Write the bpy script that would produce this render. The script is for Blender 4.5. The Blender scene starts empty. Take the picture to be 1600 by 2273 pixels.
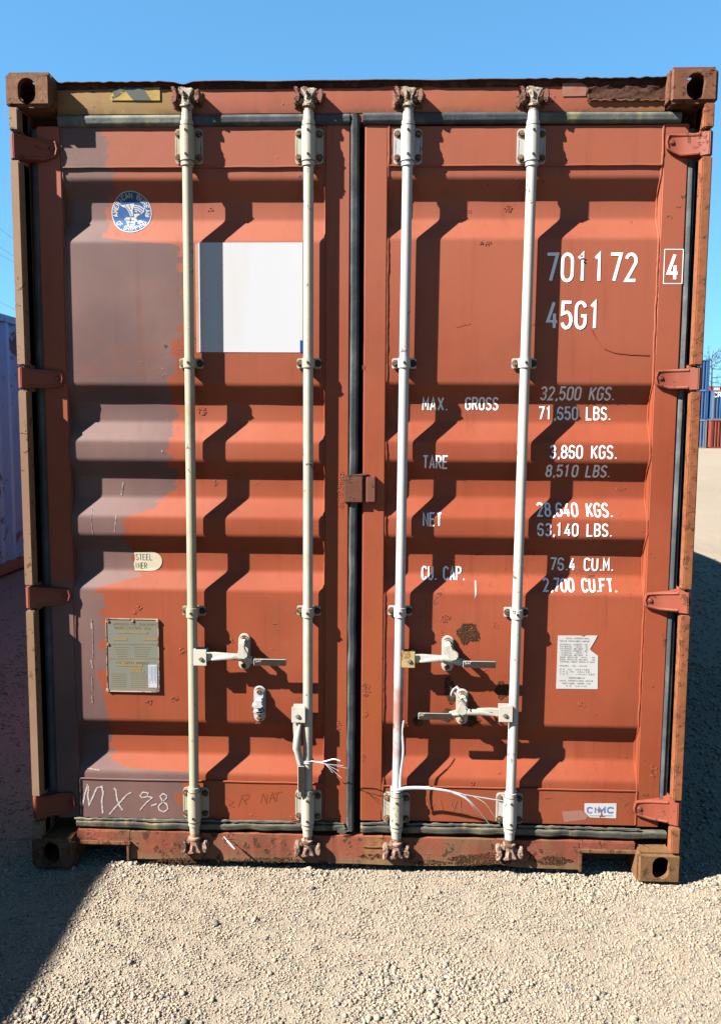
import bpy, bmesh, math, random
import numpy as np
from mathutils import Vector, Matrix, noise
random.seed(7)
S = bpy.context.scene
COL = S.collection
# ------------------------------------------------------------------ camera
FPX, CX, CY, CZ = 1850.0, 0.1228, -2.9706, 1.6781
YAW, PIT, ROL = -0.0338, -0.1008, 0.0065
fw = Vector((math.sin(YAW)*math.cos(PIT), math.cos(YAW)*math.cos(PIT), math.sin(PIT)))
_r = Vector((math.cos(YAW), -math.sin(YAW), 0)); _u = _r.cross(fw)
RT = _r*math.cos(ROL)+_u*math.sin(ROL); UP = -_r*math.sin(ROL)+_u*math.cos(ROL)
cd = bpy.data.cameras.new('camera'); cam = bpy.data.objects.new('camera', cd); COL.objects.link(cam)
M = Matrix((RT, UP, -fw)).transposed().to_4x4(); M.translation = (CX, CY, CZ); cam.matrix_world = M
cd.sensor_fit = 'HORIZONTAL'; cd.sensor_width = 36; cd.lens = FPX/1600*36
cd.clip_start = 0.05; cd.clip_end = 5000
S.camera = cam
def A(px, py, Y):
    """photo pixel -> metric (X, Z) on the real plane y = Y (used to read off measurements)"""
    d = fw+RT*((px-800)/FPX)+UP*((1136.5-py)/FPX); t = (Y-CY)/d.y
    return (CX+t*d.x, CZ+t*d.z)
# ------------------------------------------------------------------ light
SUN = Vector((2.15, 1.0, -1.95))
el = math.atan2(1.95, math.hypot(2.15, 1.0)); az = math.atan2(-2.15, -1.0)   # where the sun stands
w = bpy.data.worlds.new('World'); S.world = w; w.use_nodes = True
nt = w.node_tree; bg = nt.nodes['Background']
sk = nt.nodes.new('ShaderNodeTexSky'); sk.sky_type = 'NISHITA'; sk.sun_disc = False
sk.sun_elevation = el; sk.sun_rotation = az; sk.air_density = 1.0; sk.dust_density = 0.3; sk.ozone_density = 2.5
sk.altitude = 200
tint = nt.nodes.new('ShaderNodeMix'); tint.data_type = 'RGBA'; tint.blend_type = 'MULTIPLY'; tint.inputs[0].default_value = 1
gm = nt.nodes.new('ShaderNodeGamma'); gm.inputs[1].default_value = .56; nt.links.new(sk.outputs[0], gm.inputs[0])
tint.inputs[7].default_value = (.37, .80, 1.12, 1); nt.links.new(gm.outputs[0], tint.inputs[6])
nt.links.new(tint.outputs[2], bg.inputs[0]); bg.inputs[1].default_value = 0.05
ld = bpy.data.lights.new('sun', 'SUN'); ld.energy = 5.0; ld.angle = math.radians(0.5); ld.color = (1, .95, .87)
so = bpy.data.objects.new('sun', ld); COL.objects.link(so); so.location = (-8, -6, 12)
so.rotation_euler = SUN.to_track_quat('-Z', 'Y').to_euler()
S.view_settings.view_transform = 'Standard'; S.view_settings.look = 'None'
S.view_settings.exposure = 3.0; S.view_settings.gamma = 1
S.render.engine = 'CYCLES'

# ------------------------------------------------------------------ node helpers
KA = .242        # scales surface colours down, against a raised exposure, to deepen the shade
def sc(c): return tuple(x*KA for x in c)
class T:
    def __init__(s, name):
        s.m = bpy.data.materials.new(name); s.m.use_nodes = True; s.nt = s.m.node_tree
        s.b = s.nt.nodes['Principled BSDF']; s.tc = s.nt.nodes.new('ShaderNodeTexCoord')
        s.P = s.tc.outputs['Object']
    def n(s, t, ins=None, **kw):
        q = s.nt.nodes.new('ShaderNode'+t)
        for k, v in kw.items(): setattr(q, k, v)
        for k, v in (ins or {}).items(): s.put(q.inputs[k], v)
        return q
    def put(s, sock, v):
        if isinstance(v, bpy.types.NodeSocket): s.nt.links.new(v, sock)
        elif isinstance(v, (tuple, list)) and len(v) == 3 and sock.type == 'RGBA': sock.default_value = (*v, 1)
        else: sock.default_value = v
    def vary(s):                       # per-object offset so repeats do not show the same wear
        oi = s.n('ObjectInfo'); v = s.n('VectorMath', {0: (37.1, 17.3, 53.9), 3: oi.outputs['Random']}, operation='SCALE')
        s.P = s.n('VectorMath', {0: s.P, 1: v.outputs[0]}, operation='ADD').outputs[0]
    def mp(s, sc, src=None): return s.n('Mapping', {0: src or s.P, 3: sc}).outputs[0]
    def noise(s, scale, detail=4, rough=.55, vec=None, dist=0):
        return s.n('TexNoise', {'Vector': vec or s.P, 'Scale': scale, 'Detail': detail, 'Roughness': rough, 'Distortion': dist}).outputs[0]
    def vor(s, scale, feat='F1', out='Distance', vec=None, rnd=1):
        return s.n('TexVoronoi', {'Vector': vec or s.P, 'Scale': scale, 'Randomness': rnd}, feature=feat).outputs[out]
    def ramp(s, f, a, b, lo=0., hi=1.):
        return s.n('MapRange', {0: f, 1: a, 2: b, 3: lo, 4: hi}, interpolation_type='SMOOTHSTEP').outputs[0]
    def ma(s, op, a, b=0.): return s.n('Math', {0: a, 1: b}, operation=op).outputs[0]
    def mix(s, f, a, b, mode='MIX'):
        q = s.n('Mix', None, data_type='RGBA', blend_type=mode)
        s.put(q.inputs[0], f); s.put(q.inputs[6], a); s.put(q.inputs[7], b); return q.outputs[2]
    def bump(s, h, st=.3, d=.002, nrm=None):
        i = {'Height': h, 'Strength': st, 'Distance': d}
        if nrm: i['Normal'] = nrm
        return s.n('Bump', i).outputs[0]
    def out(s, col, rough=.6, nrm=None, metal=0, spec=.12):
        s.put(s.b.inputs['Base Color'], col); s.put(s.b.inputs['Roughness'], rough)
        s.b.inputs['Metallic'].default_value = metal; s.b.inputs['Specular IOR Level'].default_value = spec
        if nrm: s.put(s.b.inputs['Normal'], nrm)
        return s.m

RUST = (.10, .035, .014)
def worn(name, c1, c2, rust=RUST, rthr=.66, rsc=22, zone=2.2, zthr=.5, grime=(.16, .12, .06), gamt=.3, rough=.55, bumpd=.0012, patch=None, streak=.25, mott=0):
    c1, c2, rust, grime = sc(c1), sc(c2), sc(rust), sc(grime)
    t = T(name); base0 = t.P; t.vary() if patch is None else None
    big = t.noise(1.7, 5); col = t.mix(t.ramp(big, .35, .65), c1, c2)
    mid = t.noise(9, 6, .65); col = t.mix(t.ramp(mid, .3, .8, 0, .22), col, tuple(x*.72 for x in c2))
    if mott:
        f1 = t.noise(38, 8, .75, dist=.6); col = t.mix(t.ma('MULTIPLY', t.ramp(f1, .5, .62), mott), col, tuple(x*1.5 for x in c1)); col = t.mix(t.ma('MULTIPLY', t.ramp(f1, .46, .36), mott), col, tuple(x*.4 for x in c2))
    if patch: col = patch(t, col, base0)
    st = t.noise(1.0, 5, .6, vec=t.mp((26, 26, 1.3))); col = t.mix(t.ma('MULTIPLY', t.ramp(st, .52, .78), streak), col, tuple(x*.55 for x in c2))
    g = t.noise(4.5, 7, .7); gz = t.ma('MULTIPLY', t.ramp(g, .5, .72), gamt); col = t.mix(gz, col, grime)
    zo = t.ramp(t.noise(zone, 3), zthr, zthr+.08); sp = t.noise(rsc, 8, .7, dist=.4)
    rm = t.ma('MULTIPLY', zo, t.ramp(sp, rthr, rthr+.04)); col = t.mix(t.ma('MULTIPLY', rm, .85), col, rust)
    pits = t.noise(85, 3, .5); zp = t.ramp(t.noise(3.1, 3), .48, .62); pm = t.ma('MULTIPLY', t.ramp(pits, .72, .75), zp)
    col = t.mix(t.ma('MULTIPLY', pm, .7), col, rust)
    h = t.ma('ADD', t.ma('MULTIPLY', rm, 1.2), t.ma('ADD', t.ma('MULTIPLY', t.noise(240, 4), .16), t.ma('MULTIPLY', t.noise(14, 5), .5)))
    rr = t.ma('ADD', rough, t.ma('MULTIPLY', rm, .25))
    return t.out(col, rr, t.bump(h, .7, bumpd))

# ------------------------------------------------------------------ mesh helpers
class MB:
    def __init__(s): s.bm = bmesh.new(); s.mi = 0; s.X = Matrix()
    def _fin(s, vs, bev=0, seg=2, ang=.5):
        fs = list({f for v in vs for f in v.link_faces})
        for f in fs: f.material_index = s.mi
        bmesh.ops.recalc_face_normals(s.bm, faces=fs)
        if bev > 0:
            es = [e for e in {e for v in vs for e in v.link_edges} if len(e.link_faces) == 2 and e.calc_face_angle(0) > ang]
            r = bmesh.ops.bevel(s.bm, geom=es, offset=bev, segments=seg, affect='EDGES', clamp_overlap=True)
            for f in r['faces']: f.material_index = s.mi
            vs = [v for v in {*[v for v in vs if v.is_valid], *[v for f in r['faces'] for v in f.verts]}]
        if s.X != Matrix(): bmesh.ops.transform(s.bm, matrix=s.X, verts=[v for v in vs if v.is_valid])
        return vs
    def box(s, x0, x1, y0, y1, z0, z1, bev=0, seg=2):
        r = bmesh.ops.create_cube(s.bm, size=1)['verts']
        for v in r: v.co = ((x0+x1)/2+v.co.x*(x1-x0), (y0+y1)/2+v.co.y*(y1-y0), (z0+z1)/2+v.co.z*(z1-z0))
        return s._fin(r, bev, seg)
    def prism(s, poly, y0, y1, bev=0, seg=2, yf=None):
        """polygon in x,z pushed from y0 (front) to y1"""
        a = [s.bm.verts.new((p[0], (yf(p[0]) if yf else 0)+y0, p[1])) for p in poly]
        b = [s.bm.verts.new((p[0], y1, p[1])) for p in poly]
        s.bm.faces.new(a); s.bm.faces.new(b[::-1]); n = len(a)
        for i in range(n): s.bm.faces.new((a[i], b[i], b[(i+1) % n], a[(i+1) % n]))
        return s._fin(a+b, bev, seg)
    def tube(s, pts, rad, seg=12, caps=True, squash=1.):
        pts = [Vector(p) for p in pts]; n = len(pts)
        if not hasattr(rad, '__len__'): rad = [rad]*n
        rings = []; up = None
        for i, p in enumerate(pts):
            d = (pts[min(i+1, n-1)]-pts[max(i-1, 0)])
            d = d.normalized() if d.length > 1e-9 else Vector((0, 0, 1))
            if up is None: up = Vector((0, 1, 0)) if abs(d.y) < .9 else Vector((1, 0, 0))
            a = d.cross(up).normalized(); up = a.cross(d).normalized()
            rings.append([s.bm.verts.new(p+(a*math.cos(2*math.pi*k/seg)+up*squash*math.sin(2*math.pi*k/seg))*rad[i]) for k in range(seg)])
        for i in range(n-1):
            for k in range(seg): s.bm.faces.new((rings[i][k], rings[i][(k+1) % seg], rings[i+1][(k+1) % seg], rings[i+1][k]))
        if caps: s.bm.faces.new(rings[0][::-1]); s.bm.faces.new(rings[-1])
        return s._fin([v for r in rings for v in r])
    def strip(s, sec, path, closed=True):
        """section = list of (a,b) offsets; path = list of (origin, dirA, dirB)"""
        rings = [[s.bm.verts.new(o+da*a+db*b) for a, b in sec] for o, da, db in path]; m = len(sec)
        for i in range(len(rings)-1):
            for k in range(m if closed else m-1): s.bm.faces.new((rings[i][k], rings[i][(k+1) % m], rings[i+1][(k+1) % m], rings[i+1][k]))
        if closed: s.bm.faces.new(rings[0][::-1]); s.bm.faces.new(rings[-1])
        return s._fin([v for r in rings for v in r])
    def bolt(s, x, z, y, r=.0075, h=.007, washer=True, hexa=True):
        """bolt head whose back is at y, sticking out toward the viewer"""
        rot = random.random()
        if washer: s.tube([(x, y, z), (x, y-.002, z)], r*1.5, 16)
        k = 6 if hexa else 14
        p = [(x+r*math.cos(rot+i*2*math.pi/k), z+r*math.sin(rot+i*2*math.pi/k)) for i in range(k)]
        s.prism(p, y-.002-h, y-.002, .0012, 1)
    def done(s, name, mats, parent=None, label=None, cat=None, group=None, kind=None, ang=.6, smooth=True, jitter=0, jsc=20):
        if jitter:
            for v in s.bm.verts:
                v.co += noise.noise_vector(v.co*jsc)*jitter
        me = bpy.data.meshes.new(name)
        for f in s.bm.faces: f.smooth = smooth
        for e in s.bm.edges: e.smooth = len(e.link_faces) == 2 and e.calc_face_angle(0) < ang
        s.bm.to_mesh(me); s.bm.free()
        for m in (mats if isinstance(mats, (list, tuple)) else [mats]): me.materials.append(m)
        return link(name, me, parent, label, cat, group, kind)
def link(name, me, parent=None, label=None, cat=None, group=None, kind=None, loc=None):
    o = bpy.data.objects.new(name, me); COL.objects.link(o)
    if parent: o.parent = parent
    if loc: o.location = loc
    for k, v in (('label', label), ('category', cat), ('group', group), ('kind', kind)):
        if v: o[k] = v
    return o
def rrect(x0, x1, z0, z1, r, n=4):
    o = []
    for cx, cz, a0 in ((x1-r, z1-r, 0), (x0+r, z1-r, 90), (x0+r, z0+r, 180), (x1-r, z0+r, 270)):
        for k in range(n+1):
            a = math.radians(a0+90*k/n); o.append((cx+r*math.cos(a), cz+r*math.sin(a)))
    return o
def disc(cx, cz, r, n=20, r2=None): return [(cx+r*math.cos(2*math.pi*i/n), cz+(r2 or r)*math.sin(2*math.pi*i/n)) for i in range(n)]

# ------------------------------------------------------------------ materials
def wear(t, col, P):
    """orange rust wash on the centre posts, dust low down, long faint runs"""
    sx = t.n('SeparateXYZ', {0: P}); x = t.ma('ABSOLUTE', sx.outputs[0]); z = sx.outputs[2]
    n = t.noise(4, 6, .65, vec=t.mp((1.6, 1, .35), P))
    a = t.ma('MULTIPLY', t.ramp(x, .14, .10), t.ma('MULTIPLY', t.ramp(n, .42, .62), t.ramp(z, 1.9, 1.2))); col = t.mix(t.ma('MULTIPLY', a, .75), col, sc((.44, .115, .028)))
    b = t.ma('MULTIPLY', t.ramp(z, .42, .22), t.ramp(t.noise(8, 6, .7, vec=P), .42, .66)); col = t.mix(t.ma('MULTIPLY', b, .5), col, sc((.27, .12, .055)))
    e = t.ma('MULTIPLY', t.ramp(t.noise(1, 6, .7, vec=t.mp((45, 45, .8), P)), .52, .70), t.ramp(t.noise(2.3, 3, vec=P), .42, .6)); col = t.mix(t.ma('MULTIPLY', e, .45), col, sc((.22, .06, .03)))
    f = t.ma('MULTIPLY', t.ramp(t.ma('ADD', z, t.ma('MULTIPLY', t.noise(1.3, 4, vec=P), 1.2)), 2.1, 3.1), .7); col = t.mix(f, col, sc((.49, .15, .088)))   # paler towards the top
    sc2 = t.ma('MULTIPLY', t.ramp(t.noise(1, 4, .8, vec=t.mp((3, 3, 55), P)), .66, .70), t.ramp(t.noise(3, 3, vec=P), .54, .64)); col = t.mix(t.ma('MULTIPLY', sc2, .35), col, sc((.30, .07, .035)))   # rub marks
    return t.mix(t.ma('MULTIPLY', t.ramp(t.noise(2.6, 5, .6, vec=P), .5, .7), .35), col, sc((.49, .13, .065)))
ZT = {}
def overpaint(t, col, P):
    """purple-brown touch-up paint rolled over the left side of the left door; its ragged edge is a curve of height"""
    pts = [(250, 243), (395, 241), (490, 238), (533, 242), (538, 385), (548, 409), (640, 411), (700, 406), (745, 400), (760, 392), (820, 378), (848, 373), (870, 371), (900, 381), (995, 381), (1050, 383), (1093, 385), (1103, 370), (1120, 345), (1135, 332), (1148, 285), (1184, 272), (1205, 285), (1222, 300), (1264, 297), (1272, 285), (1285, 296), (1296, 280), (1302, 226), (1340, 226), (1425, 229), (1565, 233), (1603, 241), (1705, 241), (1709, 330), (1716, 419), (1733, 410), (1738, 402), (1760, 407), (1815, 409), (1900, 410)]
    sx = t.n('SeparateXYZ', {0: P}); zz = t.ma('DIVIDE', sx.outputs[2], 3.0)
    fc = t.n('FloatCurve'); c = fc.mapping.curves[0]; q = []
    for py, px in pts:
        X, Z = A(px, py, .07); q.append((Z/3.0, (X+1.3)/1.0))
    q.sort(); c.points[0].location = q[0]; c.points[1].location = q[-1]
    for a in q[1:-1]: c.points.new(*a)
    for p in c.points: p.handle_type = 'VECTOR'
    fc.mapping.update(); t.put(fc.inputs['Value'], zz)
    nz = t.ma('MULTIPLY', t.ma('SUBTRACT', t.noise(110, 6, .75, vec=P), .5), .030)
    for st_, am in ((45, .030), (17, .045)):      # roller strokes end at uneven lengths
        wn = t.n('TexWhiteNoise', {'W': t.ma('FLOOR', t.ma('MULTIPLY', t.ma('ADD', sx.outputs[2], t.ma('MULTIPLY', t.noise(30, 2, vec=P), .01)), st_))}, noise_dimensions='1D')
        nz = t.ma('ADD', nz, t.ma('MULTIPLY', t.ma('SUBTRACT', wn.outputs[0], .5), am))
    n2 = t.ma('MULTIPLY', t.ma('SUBTRACT', t.noise(14, 4, .6, vec=t.mp((.35, 1, 1.8), P)), .5), .02)
    d = t.ma('SUBTRACT', t.ma('ADD', t.ma('SUBTRACT', fc.outputs[0], 1.3), t.ma('ADD', nz, n2)), sx.outputs[0])
    m = t.ramp(d, -.0012, .0012)
    tube = t.ma('MAXIMUM', t.ramp(sx.outputs[0], -1.056, -1.050), t.ramp(sx.outputs[2], 1.15, 1.05)); m = t.ma('MULTIPLY', m, tube)
    th = t.ramp(t.noise(5, 6, .6, vec=t.mp((.5, 1, 1), P)), .60, .76, 1, .72)   # thinly covered places
    pur = t.mix(t.ramp(t.noise(3.3, 5, vec=P), .3, .7), sc((.20, .112, .105)), sc((.27, .150, .132)))
    chips = t.ramp(t.noise(30, 5, .7, vec=t.mp((1, 1, .25), P)), .735, .75)
    pur = t.mix(t.ma('MULTIPLY', chips, .6), pur, sc((.5, .42, .42)))
    m2 = t.ma('MULTIPLY', t.ramp(t.ma('ADD', d, t.ma('MULTIPLY', t.noise(7, 4, .6, vec=t.mp((.6, 1, 1.6), P)), .09)), .045, .050), .35)   # thin second pass beyond the edge
    m = t.ma('MAXIMUM', m, t.ma('MULTIPLY', m2, tube))
    col = wear(t, col, P); return t.mix(t.ma('MULTIPLY', m, th), col, pur)
RED1, RED2 = (.47, .106, .046), (.40, .082, .032)
M_doorL = worn('left_door_paint', RED1, RED2, rthr=.62, zthr=.54, patch=overpaint, gamt=.12)
M_doorR = worn('right_door_paint', c1=(.47, .106, .048), c2=(.40, .082, .034), patch=wear, rthr=.62, zthr=.54, gamt=.1)
M_red = worn('red_oxide_paint', (.38, .095, .055), (.31, .07, .04), rthr=.58, zthr=.45, gamt=.35)
def algae(t, col, P):
    sx = t.n('SeparateXYZ', {0: P}); x = sx.outputs[0]; n1 = t.noise(6, 6, .7, vec=P)
    a = t.ma('MULTIPLY', t.ramp(x, -.70, -.48, 1, 0), t.ramp(n1, .30, .55)); col = t.mix(t.ma('MULTIPLY', a, .8), col, sc((.36, .25, .07)))
    b = t.ma('MULTIPLY', t.ramp(x, .72, .95), t.ramp(n1, .35, .6)); col = t.mix(t.ma('MULTIPLY', b, .75), col, sc((.34, .16, .05)))
    z = t.ma('MULTIPLY', t.ramp(sx.outputs[2], zlow+.035, zlow+.002), t.ramp(t.noise(16, 5, .7, vec=P), .42, .62)); return t.mix(t.ma('MULTIPLY', z, .7), col, sc((.14, .09, .04)))
zlow = A(600, 256, .06)[1]
M_header = worn('header_paint', (.52, .15, .085), (.46, .125, .07), rthr=.62, zthr=.52, gamt=.18, grime=(.22, .15, .04), patch=algae)
def sill_dirt(t, col, P):
    sx = t.n('SeparateXYZ', {0: P}); n = t.noise(9, 7, .7, vec=P); z0 = A(700, 1916, .046)[1]
    a = t.ma('MULTIPLY', t.ramp(t.ma('ADD', sx.outputs[2], t.ma('MULTIPLY', n, .06)), z0+.075, z0+.030), .85); col = t.mix(a, col, sc((.30, .185, .095)))
    u = A(805, 1890, .046)[0]; v = A(850, 1890, .046)[0]; b = t.ma('MULTIPLY', t.ramp(sx.outputs[0], u-.01, u+.03), t.ramp(sx.outputs[0], v+.02, v-.02)); col = t.mix(t.ma('MULTIPLY', t.ma('MULTIPLY', b, t.ramp(n, .35, .6)), .8), col, sc((.42, .30, .10)))
    w_ = t.noise(1, 4, .6, vec=t.mp((7, 7, .6), P)); return t.mix(t.ma('MULTIPLY', t.ramp(w_, .48, .62), .5), col, sc((.16, .07, .04)))
M_sill = worn('sill_paint', c1=(.42, .125, .07), c2=(.34, .095, .055), patch=sill_dirt, rthr=.55, zthr=.42, rsc=30, zone=5, gamt=.95, grime=(.25, .16, .08), bumpd=.004, mott=.25, streak=.6)
M_rust = worn('rusty_steel', (.27, .12, .055), (.19, .075, .035), rthr=.54, rsc=34, zthr=.42, zone=11, gamt=.9, grime=(.27, .19, .065), bumpd=.006, rough=.8, mott=.6)
M_rustd = worn('dark_rust', (.13, .05, .03), (.09, .035, .02), rthr=.5, zthr=.35, rsc=30, zone=7, gamt=.6, grime=(.30, .13, .06), bumpd=.006, rough=.8)
M_post = worn('post_rust', (.40, .14, .06), (.32, .10, .04), rthr=.54, zthr=.42, rsc=44, zone=8, gamt=.5, grime=(.34, .19, .06), bumpd=.003, rough=.75, mott=.32, rust=(.18, .06, .025))
M_postL = worn('chalky_post_paint', (.46, .29, .19), (.38, .22, .13), rthr=.58, zthr=.44, rsc=40, zone=6, gamt=.5, grime=(.40, .25, .10), rust=(.2, .08, .035), bumpd=.002, rough=.7)
def cream(name, c, amt, c2=None):
    return worn(name, c, c2 or tuple(x*.9 for x in c), rthr=.60, zthr=.50, rsc=30, zone=4, gamt=amt, grime=(.50, .33, .12), rough=.4, streak=.45, bumpd=.0008)
M_white = [cream('dirty_cream_bar_paint', (.66, .59, .44), .7), cream('cream_bar_paint', (.72, .67, .55), .45),
           cream('white_bar_paint', (.74, .74, .74), .2), cream('white_bar_paint_clean', (.78, .76, .70), .15)]
M_yel = worn('yellowed_paint', (.72, .50, .20), (.70, .60, .38), rthr=.5, zthr=.35, rsc=26, zone=30, gamt=.95, grime=(.62, .30, .04), rough=.5, mott=.3, rust=(.45, .18, .03))
M_pink = worn('pink_worn_keeper', (.50, .27, .19), (.62, .45, .34), rthr=.5, zthr=.4, rsc=30, zone=9, gamt=.4, bumpd=.002)
M_bolt = worn('rusty_bolt', (.22, .11, .06), (.32, .2, .12), rthr=.5, zthr=.3, rsc=60, zone=20, gamt=.4, rough=.6)
M_boltd = worn('dark_bolt', (.05, .035, .03), (.07, .05, .035), gamt=.1)
M_steel = worn('bare_galvanised', (.62, .62, .60), (.46, .47, .47), gamt=.5, grime=(.5, .45, .36), rough=.45)
M_rustR = worn('red_brown_rust', (.25, .10, .055), (.20, .075, .04), rthr=.54, rsc=40, zthr=.42, zone=11, gamt=.6, grime=(.30, .19, .07), bumpd=.005, rough=.8, mott=.4)
M_olive = worn('olive_rust', (.26, .13, .055), (.20, .095, .04), rthr=.56, rsc=34, zthr=.45, zone=9, gamt=.9, grime=(.30, .21, .08), bumpd=.005, rough=.8, mott=.4, rust=(.09, .05, .02))
def rubber(name, c1, c2, g):
    c1, c2, g = sc(c1), sc(c2), (*sc(g[:3]), g[3])
    t = T(name); col = t.mix(t.ramp(t.noise(7, 6, .65), .4, .7), c1, c2)
    st = t.noise(1., 6, .65, vec=t.mp((14, 14, 3))); col = t.mix(t.ma('MULTIPLY', t.ramp(st, .5, .7), g[3]), col, g[:3])
    return t.out(col, .62, t.bump(t.noise(60, 6), .5, .002))
M_rub = rubber('black_rubber', (.075, .088, .10), (.17, .185, .20), (.34, .30, .26, .45))
M_rubg = rubber('mossy_rubber', (.14, .16, .15), (.34, .35, .28), (.50, .44, .24, .7))
M_rubs = rubber('sandy_rubber', (.10, .10, .085), (.24, .21, .15), (.46, .35, .18, .85))
t = T('gap_shade_black'); M_dark = t.out((.02, .012, .01), .9)  # near-black colour standing in for shade in door gaps and pockets
def flat(name, c, c2=None, rough=.5, sc=12, thr=(.45, .7), amt=1.):
    c = tuple(x*KA for x in c); c2 = tuple(x*KA for x in c2) if c2 else None
    t = T(name); col = t.mix(t.ma('MULTIPLY', t.ramp(t.noise(sc, 6, .65), *thr), amt), c, c2 or tuple(x*.85 for x in c))
    return t.out(col, rough, t.bump(t.noise(120, 3), .2, .0005))
M_letter = flat('white_lettering', (1.45, 1.45, 1.5), (1.0, .9, .9), sc=60, thr=(.56, .8))
t = T('white_panel'); c = t.mix(t.ramp(t.noise(1, 5, .6, vec=t.mp((9, 9, 1.2))), .5, .75, 0, .5), sc((.82, .825, .87)), sc((.78, .74, .66)))
st = t.ma('MULTIPLY', t.ramp(t.noise(1, 7, .7, vec=t.mp((70, 70, 7))), .60, .70), t.ramp(t.noise(3, 2), .5, .62)); c = t.mix(t.ma('MULTIPLY', st, .45), c, sc((.62, .50, .28)))
M_wpanel = t.out(c, .45, t.bump(t.noise(3, 4), .2, .002))
M_blue = flat('decal_blue', (.025, .12, .36), (.04, .18, .46))
M_blue2 = flat('logo_blue', (.12, .22, .55), (.3, .38, .62), sc=60)
M_stick = flat('sticker_white', (.76, .74, .72), (.68, .66, .64))
M_cream = flat('sticker_cream', (.80, .72, .55), (.76, .66, .48))
M_ink = flat('faded_ink', (.30, .29, .30), (.45, .44, .45), sc=50)
M_black = flat('black_ink', (.03, .03, .03))
M_plate = flat('grey_green_plate', (.27, .27, .22), (.33, .30, .22), sc=9)
M_gold = flat('brass_print', (.38, .27, .13), (.30, .24, .14), sc=40)
M_hazy = flat('hazard_yellow', (.62, .42, .10), (.42, .29, .08), sc=20, thr=(.4, .75))
M_hazk = flat('hazard_grey', (.11, .12, .11), (.16, .15, .11), sc=20)
M_chalk = flat('chalk', (.78, .68, .66), (.5, .38, .37), sc=160, thr=(.45, .6))
M_scr = flat('scratch', (.36, .088, .036), (.42, .092, .04), sc=60)
M_scrl = flat('pale_scratch', (.54, .20, .13), (.5, .15, .08), sc=60)
M_strap = flat('white_plastic', (.78, .77, .80), (.66, .66, .70), rough=.35)
M_faded = flat('faded_patch', (.44, .22, .17), (.48, .15, .09), sc=25)
M_mud = worn('dauber_mud', (.13, .075, .03), (.08, .045, .02), rthr=.45, zthr=.3, rsc=60, gamt=.8, grime=(.17, .10, .04), bumpd=.01, rough=.95)

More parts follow.
